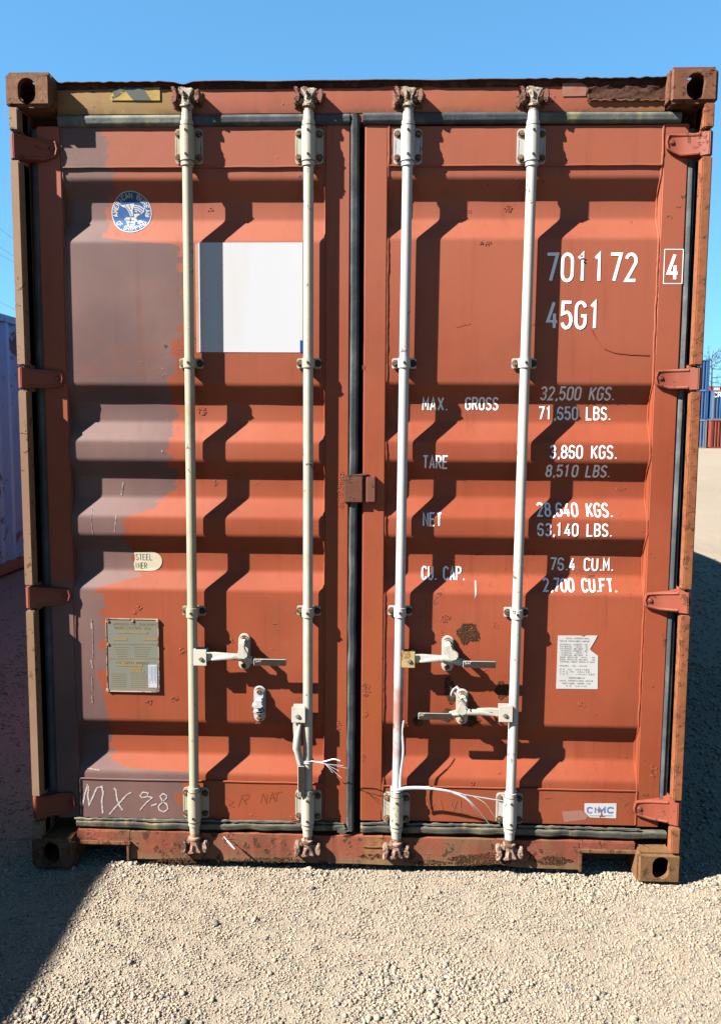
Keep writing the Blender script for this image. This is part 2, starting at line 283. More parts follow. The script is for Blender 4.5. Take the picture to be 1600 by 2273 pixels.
# ------------------------------------------------------------------ stroke lettering
def arc(cx, cy, rx, ry, a0, a1, n=8): return [(cx+rx*math.cos(math.radians(a0+(a1-a0)*i/n)), cy+ry*math.sin(math.radians(a0+(a1-a0)*i/n))) for i in range(n+1)]
def o_(): return arc(.5, 1.5, .5, .5, 0, 180)+arc(.5, .5, .5, .5, 180, 360)+[(1, 1.5)]
G = {'0': [o_()], 'O': [o_()], '1': [[(.15, 1.7), (.5, 2), (.5, 0)]],
 '2': [arc(.5, 1.5, .5, .5, 160, -20, 8)+[(.05, .02), (1, .02)]], '3': [arc(.5, 1.52, .47, .48, 160, -90, 9)+arc(.5, .54, .5, .54, 90, -160, 9)],
 '4': [[(1, .5), (0, .5), (.65, 2)], [(.72, 1.1), (.72, 0)]], '5': [[(.95, 2), (.1, 2), (.05, 1.1)]+arc(.5, .62, .5, .62, 120, -160, 9)],
 '6': [arc(.5, 1.5, .5, .5, 20, 180, 6)+arc(.5, .55, .5, .55, 180, 540, 14)], '7': [[(0, 2), (1, 2), (.35, 0)]],
 '8': [arc(.5, 1.52, .44, .48, -90, 270, 14), arc(.5, .54, .5, .54, 90, 450, 14)], '9': [arc(.5, .5, .5, .5, 200, 360, 6)+arc(.5, 1.45, .5, .55, 0, 360, 14)],
 'A': [[(0, 0), (.5, 2), (1, 0)], [(.2, .6), (.8, .6)]], 'B': [[(0, 0), (0, 2), (.5, 2)]+arc(.5, 1.53, .45, .47, 90, -90, 6)+[(.1, 1.06)], [(.1, 1.05), (.5, 1.05)]+arc(.5, .53, .5, .53, 90, -90, 6)+[(0, 0)]],
 'C': [arc(.5, 1.5, .5, .5, 15, 180)+arc(.5, .5, .5, .5, 180, 345)], 'D': [[(0, 0), (0, 2), (.4, 2)]+arc(.4, 1.4, .6, .6, 90, 0, 5)+arc(.4, .6, .6, .6, 0, -90, 5)+[(0, 0)]],
 'E': [[(1, 2), (0, 2), (0, 0), (1, 0)], [(0, 1.05), (.8, 1.05)]], 'F': [[(1, 2), (0, 2), (0, 0)], [(0, 1.05), (.8, 1.05)]],
 'G': [arc(.5, 1.5, .5, .5, 15, 180)+arc(.5, .5, .5, .5, 180, 360)+[(1, .95), (.55, .95)]], 'H': [[(0, 0), (0, 2)], [(1, 0), (1, 2)], [(0, 1.05), (1, 1.05)]],
 'I': [[(.5, 0), (.5, 2)]], 'J': [[(.8, 2), (.8, .5)]+arc(.4, .5, .4, .5, 0, -170, 6)], 'K': [[(0, 0), (0, 2)], [(1, 2), (.05, .85)], [(.3, 1.15), (1, 0)]],
 'L': [[(0, 2), (0, 0), (1, 0)]], 'M': [[(0, 0), (0, 2), (.5, .7), (1, 2), (1, 0)]], 'N': [[(0, 0), (0, 2), (1, 0), (1, 2)]],
 'P': [[(0, 0), (0, 2), (.5, 2)]+arc(.5, 1.5, .5, .5, 90, -90, 6)+[(0, 1)]], 'R': [[(0, 0), (0, 2), (.5, 2)]+arc(.5, 1.5, .5, .5, 90, -90, 6)+[(0, 1)], [(.5, .95), (1, 0)]],
 'S': [arc(.5, 1.5, .5, .5, 20, 180, 7)+[(.12, 1.2), (.88, .8)]+arc(.5, .5, .5, .5, 0, -160, 7)], 'T': [[(0, 2), (1, 2)], [(.5, 2), (.5, 0)]],
 'U': [[(0, 2), (0, .5)]+arc(.5, .5, .5, .5, 180, 360, 8)+[(1, 2)]], 'V': [[(0, 2), (.5, 0), (1, 2)]], 'X': [[(0, 0), (1, 2)], [(0, 2), (1, 0)]], 'Y': [[(0, 2), (.5, 1), (1, 2)], [(.5, 1), (.5, 0)]],
 '.': [[(.0, .0), (.0, .16)]], ',': [[(.08, .16), (-.08, -.25)]], '-': [[(.1, 1), (.9, 1)]], '/': [[(0, 0), (1, 2)]], '(': [arc(.9, 1, .5, 1.1, 140, 220, 5)], ')': [arc(.1, 1, .5, 1.1, 40, -40, 5)]}
ADV = {'.': .42, ',': .42, ' ': 1.1, 'I': 1.0, '1': 1.15, '(': 1, ')': 1}
def ribbon(bm, pts, wd, mi=0, eps=0.):
    """flat stroke in the x,z plane (y holds a tiny lift so strokes never share a plane)"""
    p = [Vector((a, b)) for a, b in pts]; p = [q for i, q in enumerate(p) if i == 0 or (q-p[i-1]).length > 1e-6]; n = len(p)
    closed = (p[0]-p[-1]).length < wd*.3 and n > 5
    L = []; R = []
    for i in range(n):
        a = p[i-1] if i else (p[-2] if closed else None); b = p[i+1] if i < n-1 else (p[1] if closed else None)
        d1 = (p[i]-a).normalized() if a is not None else None; d2 = (b-p[i]).normalized() if b is not None else None
        if d1 is None: d1 = d2
        if d2 is None: d2 = d1
        n1 = Vector((-d1.y, d1.x)); n2 = Vector((-d2.y, d2.x)); m = (n1+n2)
        m = m.normalized() if m.length > 1e-4 else n1
        k = wd/2/max(.45, m.dot(n1)); L.append(p[i]+m*k); R.append(p[i]-m*k)
    if not closed:
        e = (p[0]-p[1]).normalized()*wd*.08; L[0] += e; R[0] += e
    lv = [bm.verts.new((v.x, eps, v.y)) for v in L]; rv = [bm.verts.new((v.x, eps, v.y)) for v in R]
    for i in range(n-1):
        f = bm.faces.new((lv[i], lv[i+1], rv[i+1], rv[i])); f.material_index = mi
def text(bm, s, x0, x1, z0, z1, wd, mi=0, ratio=.42, fn=None):
    """lay out s so that it fills x0..x1 by z0..z1"""
    h = z1-z0; cw = h*ratio; tot = 0; xs = []
    gap = .5
    for ch in s:
        xs.append(tot); tot += ADV.get(ch, 1.0)+gap if ch not in '., ' else ADV[ch]+gap*.6
    tot -= gap
    sc = (x1-x0)/tot; cw = sc
    for ch, xo in zip(s, xs):
        for k, st in enumerate(G.get(ch, [])):
            pts = [(x0+(xo+a*.98)*sc+(0 if ch not in '.,' else wd*.5), z0+b/2*h) for a, b in st]
            if fn: pts = [fn(*q) for q in pts]
            ribbon(bm, pts, wd, mi, -.00007*k)
def drape(bm, zs, f, lift):
    """cut the flat artwork at the panel's folds and lay it onto the surface y = f(z)"""
    for z in zs:
        bmesh.ops.bisect_plane(bm, geom=bm.verts[:]+bm.edges[:]+bm.faces[:], plane_co=(0, 0, z), plane_no=(0, 0, 1), dist=1e-6)
    for v in bm.verts: v.co.y += f(v.co.z)-lift
def art(name, bm, mats, parent, zs=None, f=None, lift=.0012, label=None):
    drape(bm, zs or [], f or (lambda z: 0), lift)
    for fc in bm.faces:
        fc.normal_update()
        if fc.normal.y > 0: fc.normal_flip()
    me = bpy.data.meshes.new(name); bm.to_mesh(me); bm.free()
    for m in (mats if isinstance(mats, (list, tuple)) else [mats]): me.materials.append(m)
    return link(name, me, parent, label)
def poly(bm, pts, mi=0, eps=0.):
    f = bm.faces.new([bm.verts.new((a, eps, b)) for a, b in pts]); f.material_index = mi; return f

# ================================================================== THE CONTAINER
W2, H = 1.219, 2.896
root = link('shipping_container', None, None, 'red brown shipping container with four white locking bars and purple overpaint on its left door', 'shipping container')
root.empty_display_size = .3
LEN = 12.19
# --- corner castings (hollow, with oval apertures)
def casting(sx, top, mat, label):
    x0, x1 = (sx*W2, sx*(W2-.162)); x0, x1 = min(x0, x1), max(x0, x1); z0, z1 = (H-.118, H) if top else (0, .118)
    b = MB(); b.box(x0, x1, 0, .178, z0, z1, .011, 3)
    me = bpy.data.meshes.new('c'); b.bm.to_mesh(me); b.bm.free(); o = bpy.data.objects.new('c', me); COL.objects.link(o)
    cx = (x0+x1)/2; tmp = []
    def cut(mb):
        m2 = bpy.data.meshes.new('k'); mb.bm.to_mesh(m2); mb.bm.free(); c = bpy.data.objects.new('k', m2); COL.objects.link(c); tmp.append(c)
        md = o.modifiers.new('b', 'BOOLEAN'); md.operation = 'DIFFERENCE'; md.object = c; md.solver = 'EXACT'
    c = MB(); c.box(x0+.02, x1-.02, .022, .15, z0+.018, z1-.018); cut(c)
    hx = cx+sx*.004; hz = (z0+z1)/2+(-.006 if top else .004)
    c = MB(); c.prism(rrect(hx-.031, hx+.031, hz-.043, hz+.043, .0305, 8), -.02, .05); cut(c)
    c = MB(); zz = z1 if top else z0; c.box(cx-.033, cx+.033, .028, .140, zz-.04, zz+.04, .025, 4); cut(c)
    c = MB(); sxx = sx*W2; c.box(sxx-.04, sxx+.04, .05, .128, hz-.028, hz+.028, .02, 4); cut(c)
    dg = bpy.context.evaluated_depsgraph_get(); dg.update(); nm = bpy.data.meshes.new_from_object(o.evaluated_get(dg)); nm.name = 'corner_casting'
    for q in tmp+[o]: bpy.data.objects.remove(q)
    nm.materials.clear(); nm.materials.append(mat)
    bb = bmesh.new(); bb.from_mesh(nm)
    for f in bb.faces: f.smooth = True
    for e in bb.edges: e.smooth = len(e.link_faces) == 2 and e.calc_face_angle(0) < .6
    bb.to_mesh(nm); bb.free()
    link('corner_casting', nm, root, label)
casting(-1, True, M_rust, 'weathered ochre top left corner casting with oval hole')
casting(1, True, M_rustR, 'rusty top right corner casting with oval hole')
casting(-1, False, M_rust, 'bottom left corner casting sitting in the shade')
casting(1, False, M_olive, 'sunlit olive rusty bottom right corner casting')
# --- posts: lip interrupted at the hinges
HZ = {1: [(A(1560, 290, .02)[1], A(1560, 345, .02)[1]), (A(1540, 815, .02)[1], A(1540, 866, .02)[1]), (A(1520, 1312, .02)[1], A(1520, 1362, .02)[1]), (A(1500, 1778, .02)[1], A(1500, 1832, .02)[1])],
      -1: [(A(40, 296, .02)[1], A(40, 354, .02)[1]), (A(50, 815, .02)[1], A(50, 862, .02)[1]), (A(60, 1302, .02)[1], A(60, 1350, .02)[1]), (A(80, 1768, .02)[1], A(80, 1818, .02)[1])]}
for sx in (-1, 1):
    m = MB(); xo, xi = sx*1.209, sx*1.176
    def bx(b, a, c, *r): b.box(min(a, c), max(a, c), *r)
    edges = [.118]+[e for z1, z0 in HZ[sx][::-1] for e in (z0-.006, z1+.006)]+[H-.118]
    for i in range(0, len(edges), 2): bx(m, xo, xi, .0005, .085, edges[i], edges[i+1], .004, 2)
    bx(m, xo-sx*.004, xi, .040, .16, .10, H-.10)
    m.mi = 1; bx(m, sx*1.205, sx*1.09, .125, .30, .10, H-.10)
    m.done('corner_post', [M_postL if sx < 0 else M_post, M_rustd], root, 'pale chalky corner post' if sx < 0 else 'brown rusty corner post')
# --- header
zh0 = A(600, 250, .06)[1]; zh1 = A(600, 177, .06)[1]; zh1 = min(zh1, H-.02)
m = MB(); N = 90
rows = [(zh0, .062), (zh0+.02, .060), ((zh0+zh1)/2, .060), (zh1-.022, .060)]
xs = np.linspace(-1.06, 1.06, N)
gv = [[m.bm.verts.new((x, y+.0015*noise.noise(Vector((x*4, z*9, 0))), z)) for x in xs] for z, y in rows]
for i in range(len(rows)-1):
    for k in range(N-1): m.bm.faces.new((gv[i][k], gv[i][k+1], gv[i+1][k+1], gv[i+1][k]))
m.box(-1.06, 1.06, .064, .20, zh0-.03, zh1-.012)
def lip_y(x):                                   # battered top lip: dents and a rusted-away right end
    d = -.0155+.003*noise.noise(Vector((x*3, 1, 0)))+.0015*noise.noise(Vector((x*22, 4, 0)))
    d += .010*math.exp(-((x+.605)/.02)**2)
    if x > .78: d -= .006
    return d
def lip_z(x): return -.007*math.exp(-((x+.615)/.03)**2)+.003*noise.noise(Vector((x*5, 7, 1)))+(.004*noise.noise(Vector((x*40, 7, 1))) if x < -.62 or x > .55 else 0)
m.mi = 1; NX = 320; path = []
for i in range(NX):
    x = -1.056+2.112*i/(NX-1); path.append((Vector((x, .060+lip_y(x), zh1+lip_z(x))), Vector((0, 1, 0)), Vector((0, 0, 1))))
dep = lambda x: 0
m.strip([(0, -.001), (.001, .0015), (.16, .002), (.16, -.02), (.02, -.022), (.014, -.0035)], path)
m.done('header', [M_header, M_rustd], root)
hdr = bpy.data.objects['header']
# rusted strip low on the right end of the header and the pale patch beside it
bm = bmesh.new(); q = [A(1302, 193, .058), A(1480, 186, .058), A(1480, 222, .058), A(1305, 221, .058)]
m = MB(); m.prism([(a, b) for a, b in q], .052, .062, .002, 1)
vs = [v for v in m.bm.verts]
bmesh.ops.subdivide_edges(m.bm, edges=m.bm.edges[:], cuts=18, use_grid_fill=True)
m.done('rust_strip', M_rustd, hdr, 'corroded flaking strip at the right end', jitter=.006, jsc=60)
m = MB(); m.tube([(A(1302+i*6.2, 221+1.5*math.sin(i*1.7), .054)[0], .054, A(1302+i*6.2, 221+1.2*math.sin(i*1.7), .054)[1]) for i in range(30)], .0035, 6); m.done('weld_bead', M_rust, hdr)
bm = bmesh.new(); poly(bm, [A(*p, .058) for p in ((1248, 184), (1290, 183), (1302, 190), (1300, 212), (1247, 213))]); art('faded_patch', bm, M_faded, hdr, f=lambda z: .058)
# hazard sticker, torn on its left
bm = bmesh.new(); Hs = lambda *p: [A(a, b, .058) for a, b in p]
poly(bm, Hs((245, 222), (290, 222), (265, 197), (262, 199), (250, 205), (245, 213)), 0, 0)
poly(bm, Hs((290, 222), (265, 196), (310, 195), (325, 222)), 1, -.0001) if False else None
poly(bm, Hs((290, 222), (264, 196), (276, 194), (300, 222)), 0, 0)
poly(bm, Hs((296, 222), (272, 194), (318, 194), (336, 222)), 1, -.0004)
poly(bm, Hs((336, 222), (318, 194), (355, 193), (355, 222)), 0, 0)
for k, l in enumerate((((250, 203), (262, 199), (270, 206), (262, 212), (255, 216), (252, 209)), ((262, 199), (278, 192), (283, 196), (272, 204)), ((247, 214), (254, 213), (251, 219)))): poly(bm, Hs(*l), 1, -.0008-.0001*k)
art('hazard_sticker', bm, [M_hazy, M_hazk], hdr, f=lambda z: .058, label='torn yellow and black hazard sticker')
# --- body behind the doors
def corr_wall(m, x, sx, y0, y1, z0, z1, dep=.036, pitch=.28):
    """vertical trapezoid corrugation, seen from +-x"""
    y = y0; prev = None
    while y < y1-.01:
        for dy, d in ((0, 0), (.07, 0), (.14, dep), (.21, dep), (.28, 0)):
            yy = min(y+dy, y1); a = m.bm.verts.new((x-sx*d, yy, z0)); b = m.bm.verts.new((x-sx*d, yy, z1))
            if prev and yy > prev[2]+1e-6: m.bm.faces.new((prev[0], a, b, prev[1]))
            prev = (a, b, yy)
        y += pitch
for sx in (-1, 1):
    m = MB(); corr_wall(m, sx*1.20, sx, .18, LEN-.18, .17, H-.09)
    x = sorted((sx*1.213, sx*1.15)); m.box(*x, .178, LEN-.178, H-.10, H-.03, .004); m.box(*x, .178, LEN-.178, .02, .17, .004)
    m.done('side_wall', M_red, root)
m = MB(); m.box(-1.19, 1.19, .16, LEN-.02, H-.05, H-.025); m.done('roof', M_red, root)
m = MB(); m.box(-1.19, 1.19, LEN-.06, LEN-.02, .10, H-.03); m.done('end_wall', M_red, root)
m = MB(); m.box(-1.15, 1.15, .14, LEN-.1, .13, .17)
for k in range(24): m.box(-1.15, 1.15, .45+k*.48, .50+k*.48, .05, .13)
m.done('floor', M_rustd, root)
m = MB(); m.box(-1.12, 1.12, .130, .150, .13, H-.09); m.done('dark_door_backing', M_dark, root)  # black slab across the doorway, paints the gaps round the doors dark
# --- doors
YO, YI, YT, YR = .070, .108, .0645, .066
def profile(seam_t, o1, segs, seam_b, xpx):
    """segs: list of (px where slope starts going out, px where outer flat starts, px where outer flat ends)"""
    P = [(A(xpx, seam_t, YO)[1], YO), (A(xpx, o1, YO)[1], YO)]
    for a, b, c in segs:
        zt = P[-1][0]; P.append((zt-.064, YI)); P.append((A(xpx, a, YI)[1], YI)); P.append((A(xpx, b, YO)[1], YO)); P.append((A(xpx, c, YO)[1], YO))
    # round the folds
    out = [P[0]]
    for i in range(1, len(P)-1):
        p0, p, p1 = map(Vector, (P[i-1], P[i], P[i+1])); r = .010
        a = p+(p0-p).normalized()*r; b = p+(p1-p).normalized()*r
        for t_ in (0, .33, .67, 1): out.append(tuple(a*(1-t_)**2+p*2*t_*(1-t_)+b*t_*t_))
    out.append(P[-1]); return out
PL = profile(370, 396, [(490, 535, 854), (938, 981, 1023), (1106, 1150, 1190), (1269, 1312, 1605), (1676, 1721, 1736)], 1736, 600)
PR = profile(366, 392, [(486, 528, 852.5), (939, 983, 1026), (1107.5, 1153, 1195.6), (1279, 1322, 1615), (1688, 1737, 1755)], 1755, 1400)
def surf(P, x_in):
    zz = [p[0] for p in P][::-1]; yy = [p[1] for p in P][::-1]
    def f(z):
        if z > zz[-1] or z < zz[0]: return YR
        return float(np.interp(z, zz, yy))
    return f
fL, fR = surf(PL, 0), surf(PR, 0)
zLt, zRt = A(600, 279, YR)[1], A(1400, 276, YR)[1]; zLb, zRb = A(500, 1822, YR)[1], A(1300, 1832, YR)[1]
def door(side, P, xt0, xt1, xu0, xu1, zt, zb, mat, label):
    """outer tube xt0..xt1, centre tube xu0..xu1 (metres)"""
    m = MB(); xa, xb = min(xt1, xu0, key=abs), 0
    lo, hi = (xt1, xu0) if side < 0 else (xu1, xt0)
    xs = np.linspace(lo, hi, 60)
    g = [[m.bm.verts.new((x, y+.0012*noise.noise(Vector((x*5, z*5, side))), z)) for x in xs] for z, y in P]
    for i in range(len(P)-1):
        for k in range(len(xs)-1): m.bm.faces.new((g[i][k], g[i+1][k], g[i+1][k+1], g[i][k+1]))
    m.box(lo, hi, YR, .125, P[0][0]+.0005, zt, .002, 1); m.box(lo, hi, YR, .125, zb, P[-1][0]-.0005, .002, 1)
    m.box(lo, hi, .118, .126, P[-1][0], P[0][0])
    m.box(xt0, xt1, YT, .128, zb-.004, zt+.004, .004, 3); m.box(xu0, xu1, YT, .128, zb-.004, zt+.004, .004, 3)
    # weld beads: down both sides of the pressed panel and along its two seams
    fs = surf(P, 0)
    for x, s_ in ((lo, 1), (hi, -1)):
        pts = []; z = zt
        while z > zb:
            y = fs(z); j = noise.noise(Vector((z*13, x*9, 2)))
            pts.append((x+s_*(.002+.0035*j), y-.001, z)); z -= .012
        m.tube(pts, [.0035+.0015*noise.noise(Vector((i*.7, x, 5))) for i in range(len(pts))], 6)
    for z in (P[0][0], P[-1][0]):
        m.tube([(x, YR-.001, z+.0015*noise.noise(Vector((x*12, z, 3)))) for x in np.linspace(lo+.004, hi-.004, 80)], .0032, 6)
    return m.done('door', mat, root, label, ang=.5)
xL0, xL1 = A(96, 800, YT)[0], -1.052; xLu0, xLu1 = A(721, 700, YT)[0], A(776, 700, YT)[0]
xRu0, xRu1 = A(807, 700, YT)[0], A(858, 700, YT)[0]; xR0, xR1 = A(1457, 700, YT)[0], A(1512, 700, YT)[0]
dL = door(-1, PL, xL0, xL1, xLu0, xLu1, zLt, zLb, M_doorL, 'left door with purple brown overpaint on its left half')
dR = door(1, PR, xR0, xR1, xRu0, xRu1, zRt, zRb, M_doorR, 'right door with white container number and weights')
# --- rubber gaskets
def gask(pts, wd, mat, parent, horiz, y=.050, label=None, rough=.0):
    """soft ridged rubber strip; pts along its centre line (x,z)"""
    m = MB(); h = wd/2
    sec = [(-h, .03), (-h, .008), (-h*.75, .001), (-h*.25, 0), (0, .0025), (h*.3, .0015), (h*.8, .006), (h, .012), (h, .03)]
    if not horiz and wd > .035: sec = [(-h, .03), (-h, .010), (-h*.8, .003), (-h*.3, 0), (-h*.25, .0035), (h*.85, .007), (h, .012), (h, .03)]
    P = []; n = 70
    for i in range(n):
        t_ = i/(n-1)*(len(pts)-1); k = min(int(t_), len(pts)-2); u = t_-k
        x = pts[k][0]*(1-u)+pts[k+1][0]*u; z = pts[k][1]*(1-u)+pts[k+1][1]*u
        j = rough*noise.noise(Vector((x*11, z*11, 8))); j2 = (rough*.7+.0008)*noise.noise(Vector((x*17, z*17, 3)))
        if horiz: P.append((Vector((x, y+j2, z+j)), Vector((0, 0, -1)), Vector((0, 1, 0))))
        else: P.append((Vector((x+j, y+j2, z)), Vector((1, 0, 0)), Vector((0, 1, 0))))
    m.strip(sec, P); return m.done('gasket', mat, parent, label, ang=.9)
GY = .057
gask([A(128, 268, GY), A(400, 266, GY)], .038, M_rubg, dL, True, label='top gasket bleached and mossy at its left end')
gask([A(400, 266, GY), A(776, 263, GY)], .036, M_rub, dL, True)
gask([A(805, 261, GY), A(1180, 259, GY)], .036, M_rub, dR, True)
gask([A(1180, 259, GY), A(1512, 259, GY)], .036, M_rubg, dR, True)
gask([A(788, 250, GY-.004), A(787, 700, GY-.004), A(784, 1060, GY-.004)], .030, M_rub, dL, False, y=GY-.003, rough=.001)
gask([A(784, 1110, GY-.004), A(781, 1400, GY-.004), A(776, 1848, GY-.004)], .028, M_rub, dL, False, y=GY-.002, rough=.003)
gask([A(170, 1829, GY), A(420, 1836, GY), A(765, 1840, GY)], .030, M_rubs, dL, True, rough=.006)
gask([A(800, 1842, GY), A(1140, 1848, GY), A(1480, 1858, GY)], .032, M_rubs, dR, True, rough=.006)
gask([A(1544, 285, GY+.01), A(1528, 700, GY+.01), A(1474, 1790, GY+.01)], .050, M_rub, dR, False, y=GY+.006)
gask([A(79, 285, GY+.01), A(87, 700, GY+.01), A(118, 1790, GY+.01)], .040, M_rub, dL, False, y=GY+.012)
# crumbling sealant over the bottom gasket
m = MB()
for (a, ya, b, yb) in ((165, 1818, 420, 1823), (440, 1823, 650, 1826), (700, 1827, 762, 1830), (800, 1830, 860, 1828), (900, 1830, 1110, 1834), (1150, 1835, 1420, 1843)):
    n = int((b-a)/5); pts = []
    for i in range(n+1):
        u = i/n; p = A(a+(b-a)*u, ya+(yb-ya)*u, GY-.004); pts.append((p[0], GY-.001+.003*noise.noise(Vector((p[0]*40, 1, 1))), p[1]+.004*noise.noise(Vector((p[0]*30, 3, 2)))))
    m = MB(); m.tube(pts, [.0045+.003*noise.noise(Vector((p[0]*50, 9, 2))) for p in pts], 6); m.done('sealant', M_rubs, dL if b < 785 else dR)
# --- hinges
def hinge(sx, z1, z0, tip_px, tz1, tz0, mat, parent):
    """blade from the knuckle on the post (z0..z1) to the rounded tip on the door frame"""
    m = MB(); xo = sx*1.213; xt = tip_px; X = lambda u: xt+(xo-xt)*u
    zc = (tz0+tz1)/2; top = []; 
    pts = [(0, tz0+.012), (0, tz1-.012), (.06, tz1-.002), (.12, tz1), (.3, tz1+(z1-tz1)*.25), (.72, z1-.002), (.74, z1), (1, z1), (1, z0), (.74, z0), (.72, z0+.002), (.35, tz0+(z0-tz0)*.75), (.12, tz0), (.06, tz0+.002)]
    ya = lambda u: float(np.interp(u, [0, .16, .34, .74, .90, 1], [.055, .055, .050, .022, .005, .012]))
    pr = [(tz0+.012, tz1-.012), (tz0+.001, tz1-.001)]
    us = [0, .03, .07, .12, .2, .34, .45, .60, .74, .76, .84, .90, .94, .98, 1.0]
    zt_ = lambda u: float(np.interp(u, [0, .03, .07, .3, .72, .75, 1], [tz1-.012, tz1-.004, tz1, tz1+(z1-tz1)*.25, z1-.004, z1, z1]))
    zb_ = lambda u: float(np.interp(u, [0, .03, .07, .35, .72, .75, 1], [tz0+.012, tz0+.004, tz0, tz0+(z0-tz0)*.75, z0+.004, z0, z0]))
    ring_ = []
    for u in us:
        y = ya(u) + (.006*max(0, (u-.94)/.06) if u > .94 else 0); yb = .064 if u < .7 else .080
        ring_.append([m.bm.verts.new(c) for c in ((X(u), y, zt_(u)), (X(u), y, zb_(u)), (X(u), yb, zb_(u)), (X(u), yb, zt_(u)))])
    for a, b in zip(ring_, ring_[1:]):
        for k in range(4): m.bm.faces.new((a[k], a[(k+1) % 4], b[(k+1) % 4], b[k]))
    m.bm.faces.new(ring_[0][::-1]); m.bm.faces.new(ring_[-1]); m._fin([v for r_ in ring_ for v in r_], .0025, 2, .9)
    for f_, o_2 in ((zt_, -.006), (zb_, .006)):
        m.tube([(X(u), ya(u)+.002, f_(u)+o_2) for u in (.05, .1, .2, .34, .5, .66, .72)], .0058, 8)
    m.tube([(X(.05), .056, tz1-.008), (X(.015), .056, zc), (X(.05), .056, tz0+.008)], .005, 8)
    m.prism(disc(X(.13), zc, .0065), .0495, .056, .001, 1); m.tube([(X(.13)+.009*math.cos(a), .0545, zc+.009*math.sin(a)) for a in np.linspace(0, 5.4, 9)], .0018, 5)
    return m.done('hinge', mat, parent)
for k, (px, y1, y0) in enumerate(((1481, 294, 334), (1457, 820, 858), (1432, 1317, 1350), (1408, 1780, 1813))):
    z1, z0 = HZ[1][k]; c = A(px, y1, .05); d = A(px, y0, .05); hinge(1, z1, z0, c[0], c[1], d[1], M_red, dR)
for k, (px, y1, y0) in enumerate(((126, 310, 347), (138, 822, 858), (155, 1308, 1338), (164, 1762, 1805))):
    z1, z0 = HZ[-1][k]; c = A(px, y1, .05); d = A(px, y0, .05); hinge(-1, z1, z0, c[0], c[1], d[1], M_red, dL)

# --- locking bars
BY = .034                      # bar axis depth
BR = .0178
bars = [((415, 280), (431, 1750), 0), ((685, 280), (683, 1750), 1), ((906, 280), (881, 1750), 2), ((1183, 280), (1134, 1750), 3)]
def bearing(m, x, z, up, wm):
    """plate with four bolts and a sleeve with collars; up=+1 for the upper ones"""
    m.mi = 0; m.prism(rrect(x-.050, x+.050, z-.061, z+.061, .014), .060, .066, .0025, 2)
    m.prism(rrect(x-.044, x+.044, z-.055, z+.055, .012), .057, .062, .0025, 2)
    m.box(x-.024, x+.024, BY, .060, z-.058, z+.058, .004)
    m.tube([(x, BY, z-.062), (x, BY, z-.058), (x, BY, z+.058), (x, BY, z+.062)], [.021, .0245, .0245, .021], 24)
    for zz in (z-.066*up-.002*up, z+.068*up): m.tube([(x, BY, zz-.007), (x, BY, zz+.007)], .0225, 24)
    m.tube([(x, BY, z+.072*up), (x, BY, z+.090*up), (x, BY, z+.105*up)], [.0205, .0185, .0180], 24)
    m.mi = 2; m.tube([(x, BY, z-.0600), (x, BY, z-.0585)], .0250, 24); m.tube([(x, BY, z+.0585), (x, BY, z+.0600)], .0250, 24)
    m.mi = 1
    for a in (-1, 1):
        for b in (-1, 1): m.bolt(x+a*.036, z+b*.040, .057, .0082, .007)
    m.mi = 2
    for b in (-1, 1): m.tube([(x, BY-.022, z+b*.040), (x, BY-.0275, z+b*.040)], .0045, 10)
def cam_head(m, x, z, up):
    """forked cam on the bar end with its collar; z = base of neck"""
    m.mi = 0; m.tube([(x, BY, z), (x, BY, z+.038*up)], BR*.98, 20)
    m.tube([(x, BY, z+.030*up), (x, BY, z+.034*up), (x, BY, z+.041*up), (x, BY, z+.045*up)], [.018, .0235, .0235, .018], 20)
    q = lambda l: [(x+a, z+up*b) for a, b in l]
    m.prism(q([(-.018, .040), (.018, .040), (.015, .056), (.022, .074), (.030, .086), (.024, .097), (.008, .092), (-.006, .098), (-.022, .100), (-.030, .094), (-.020, .080), (-.012, .060)]), BY-.018, BY+.012, .005, 3)
    m.prism(q([(.012, .052), (.034, .056), (.036, .066), (.020, .070)]), BY-.010, BY+.020, .004, 2)
    m.prism(q([(-.014, .050), (-.034, .044), (-.040, .054), (-.018, .064)]), BY-.012, BY+.018, .004, 2)
    m.tube([(x-.004, BY-.017, z+.060*up), (x-.008, BY-.022, z+.082*up)], [.006, .004], 8)
def keeper(x, z, up, parent, mat):
    m = MB(); q = lambda l: [(x+a, z+up*b) for a, b in l]
    m.prism(q([(-.046, .040), (-.030, .046), (-.026, .070), (-.034, .094), (-.048, .101), (-.052, .092), (-.041, .082), (-.052, .062)]), BY-.020, .064, .004, 2)
    m.prism(q([(.046, .044), (.034, .050), (.028, .072), (.036, .092), (.048, .090), (.052, .070)]), BY-.016, .064, .004, 2)
    m.prism(q([(-.056, .038), (.054, .038), (.054, .098), (-.056, .098)]), .056, .066, .004, 2)
    m.done('cam_keeper', mat, parent, jitter=.0015, jsc=45)
def guide(m, x, z):
    m.mi = 0; m.prism(rrect(x-.044, x+.044, z-.0185, z+.0185, .007), .060, .0662, .0022, 2)
    m.tube([(x, BY, z-.017), (x, BY, z+.017)], .0225, 24); m.box(x-.0225, x+.0225, BY, .062, z-.017, z+.017, .002)
    m.mi = 1; m.bolt(x-.031, z, .060, .0085, .008); m.mi = 2; m.bolt(x+.032, z, .060, .0085, .008)
    m.tube([(x, BY-.0215, z), (x, BY-.026, z)], .0048, 10)
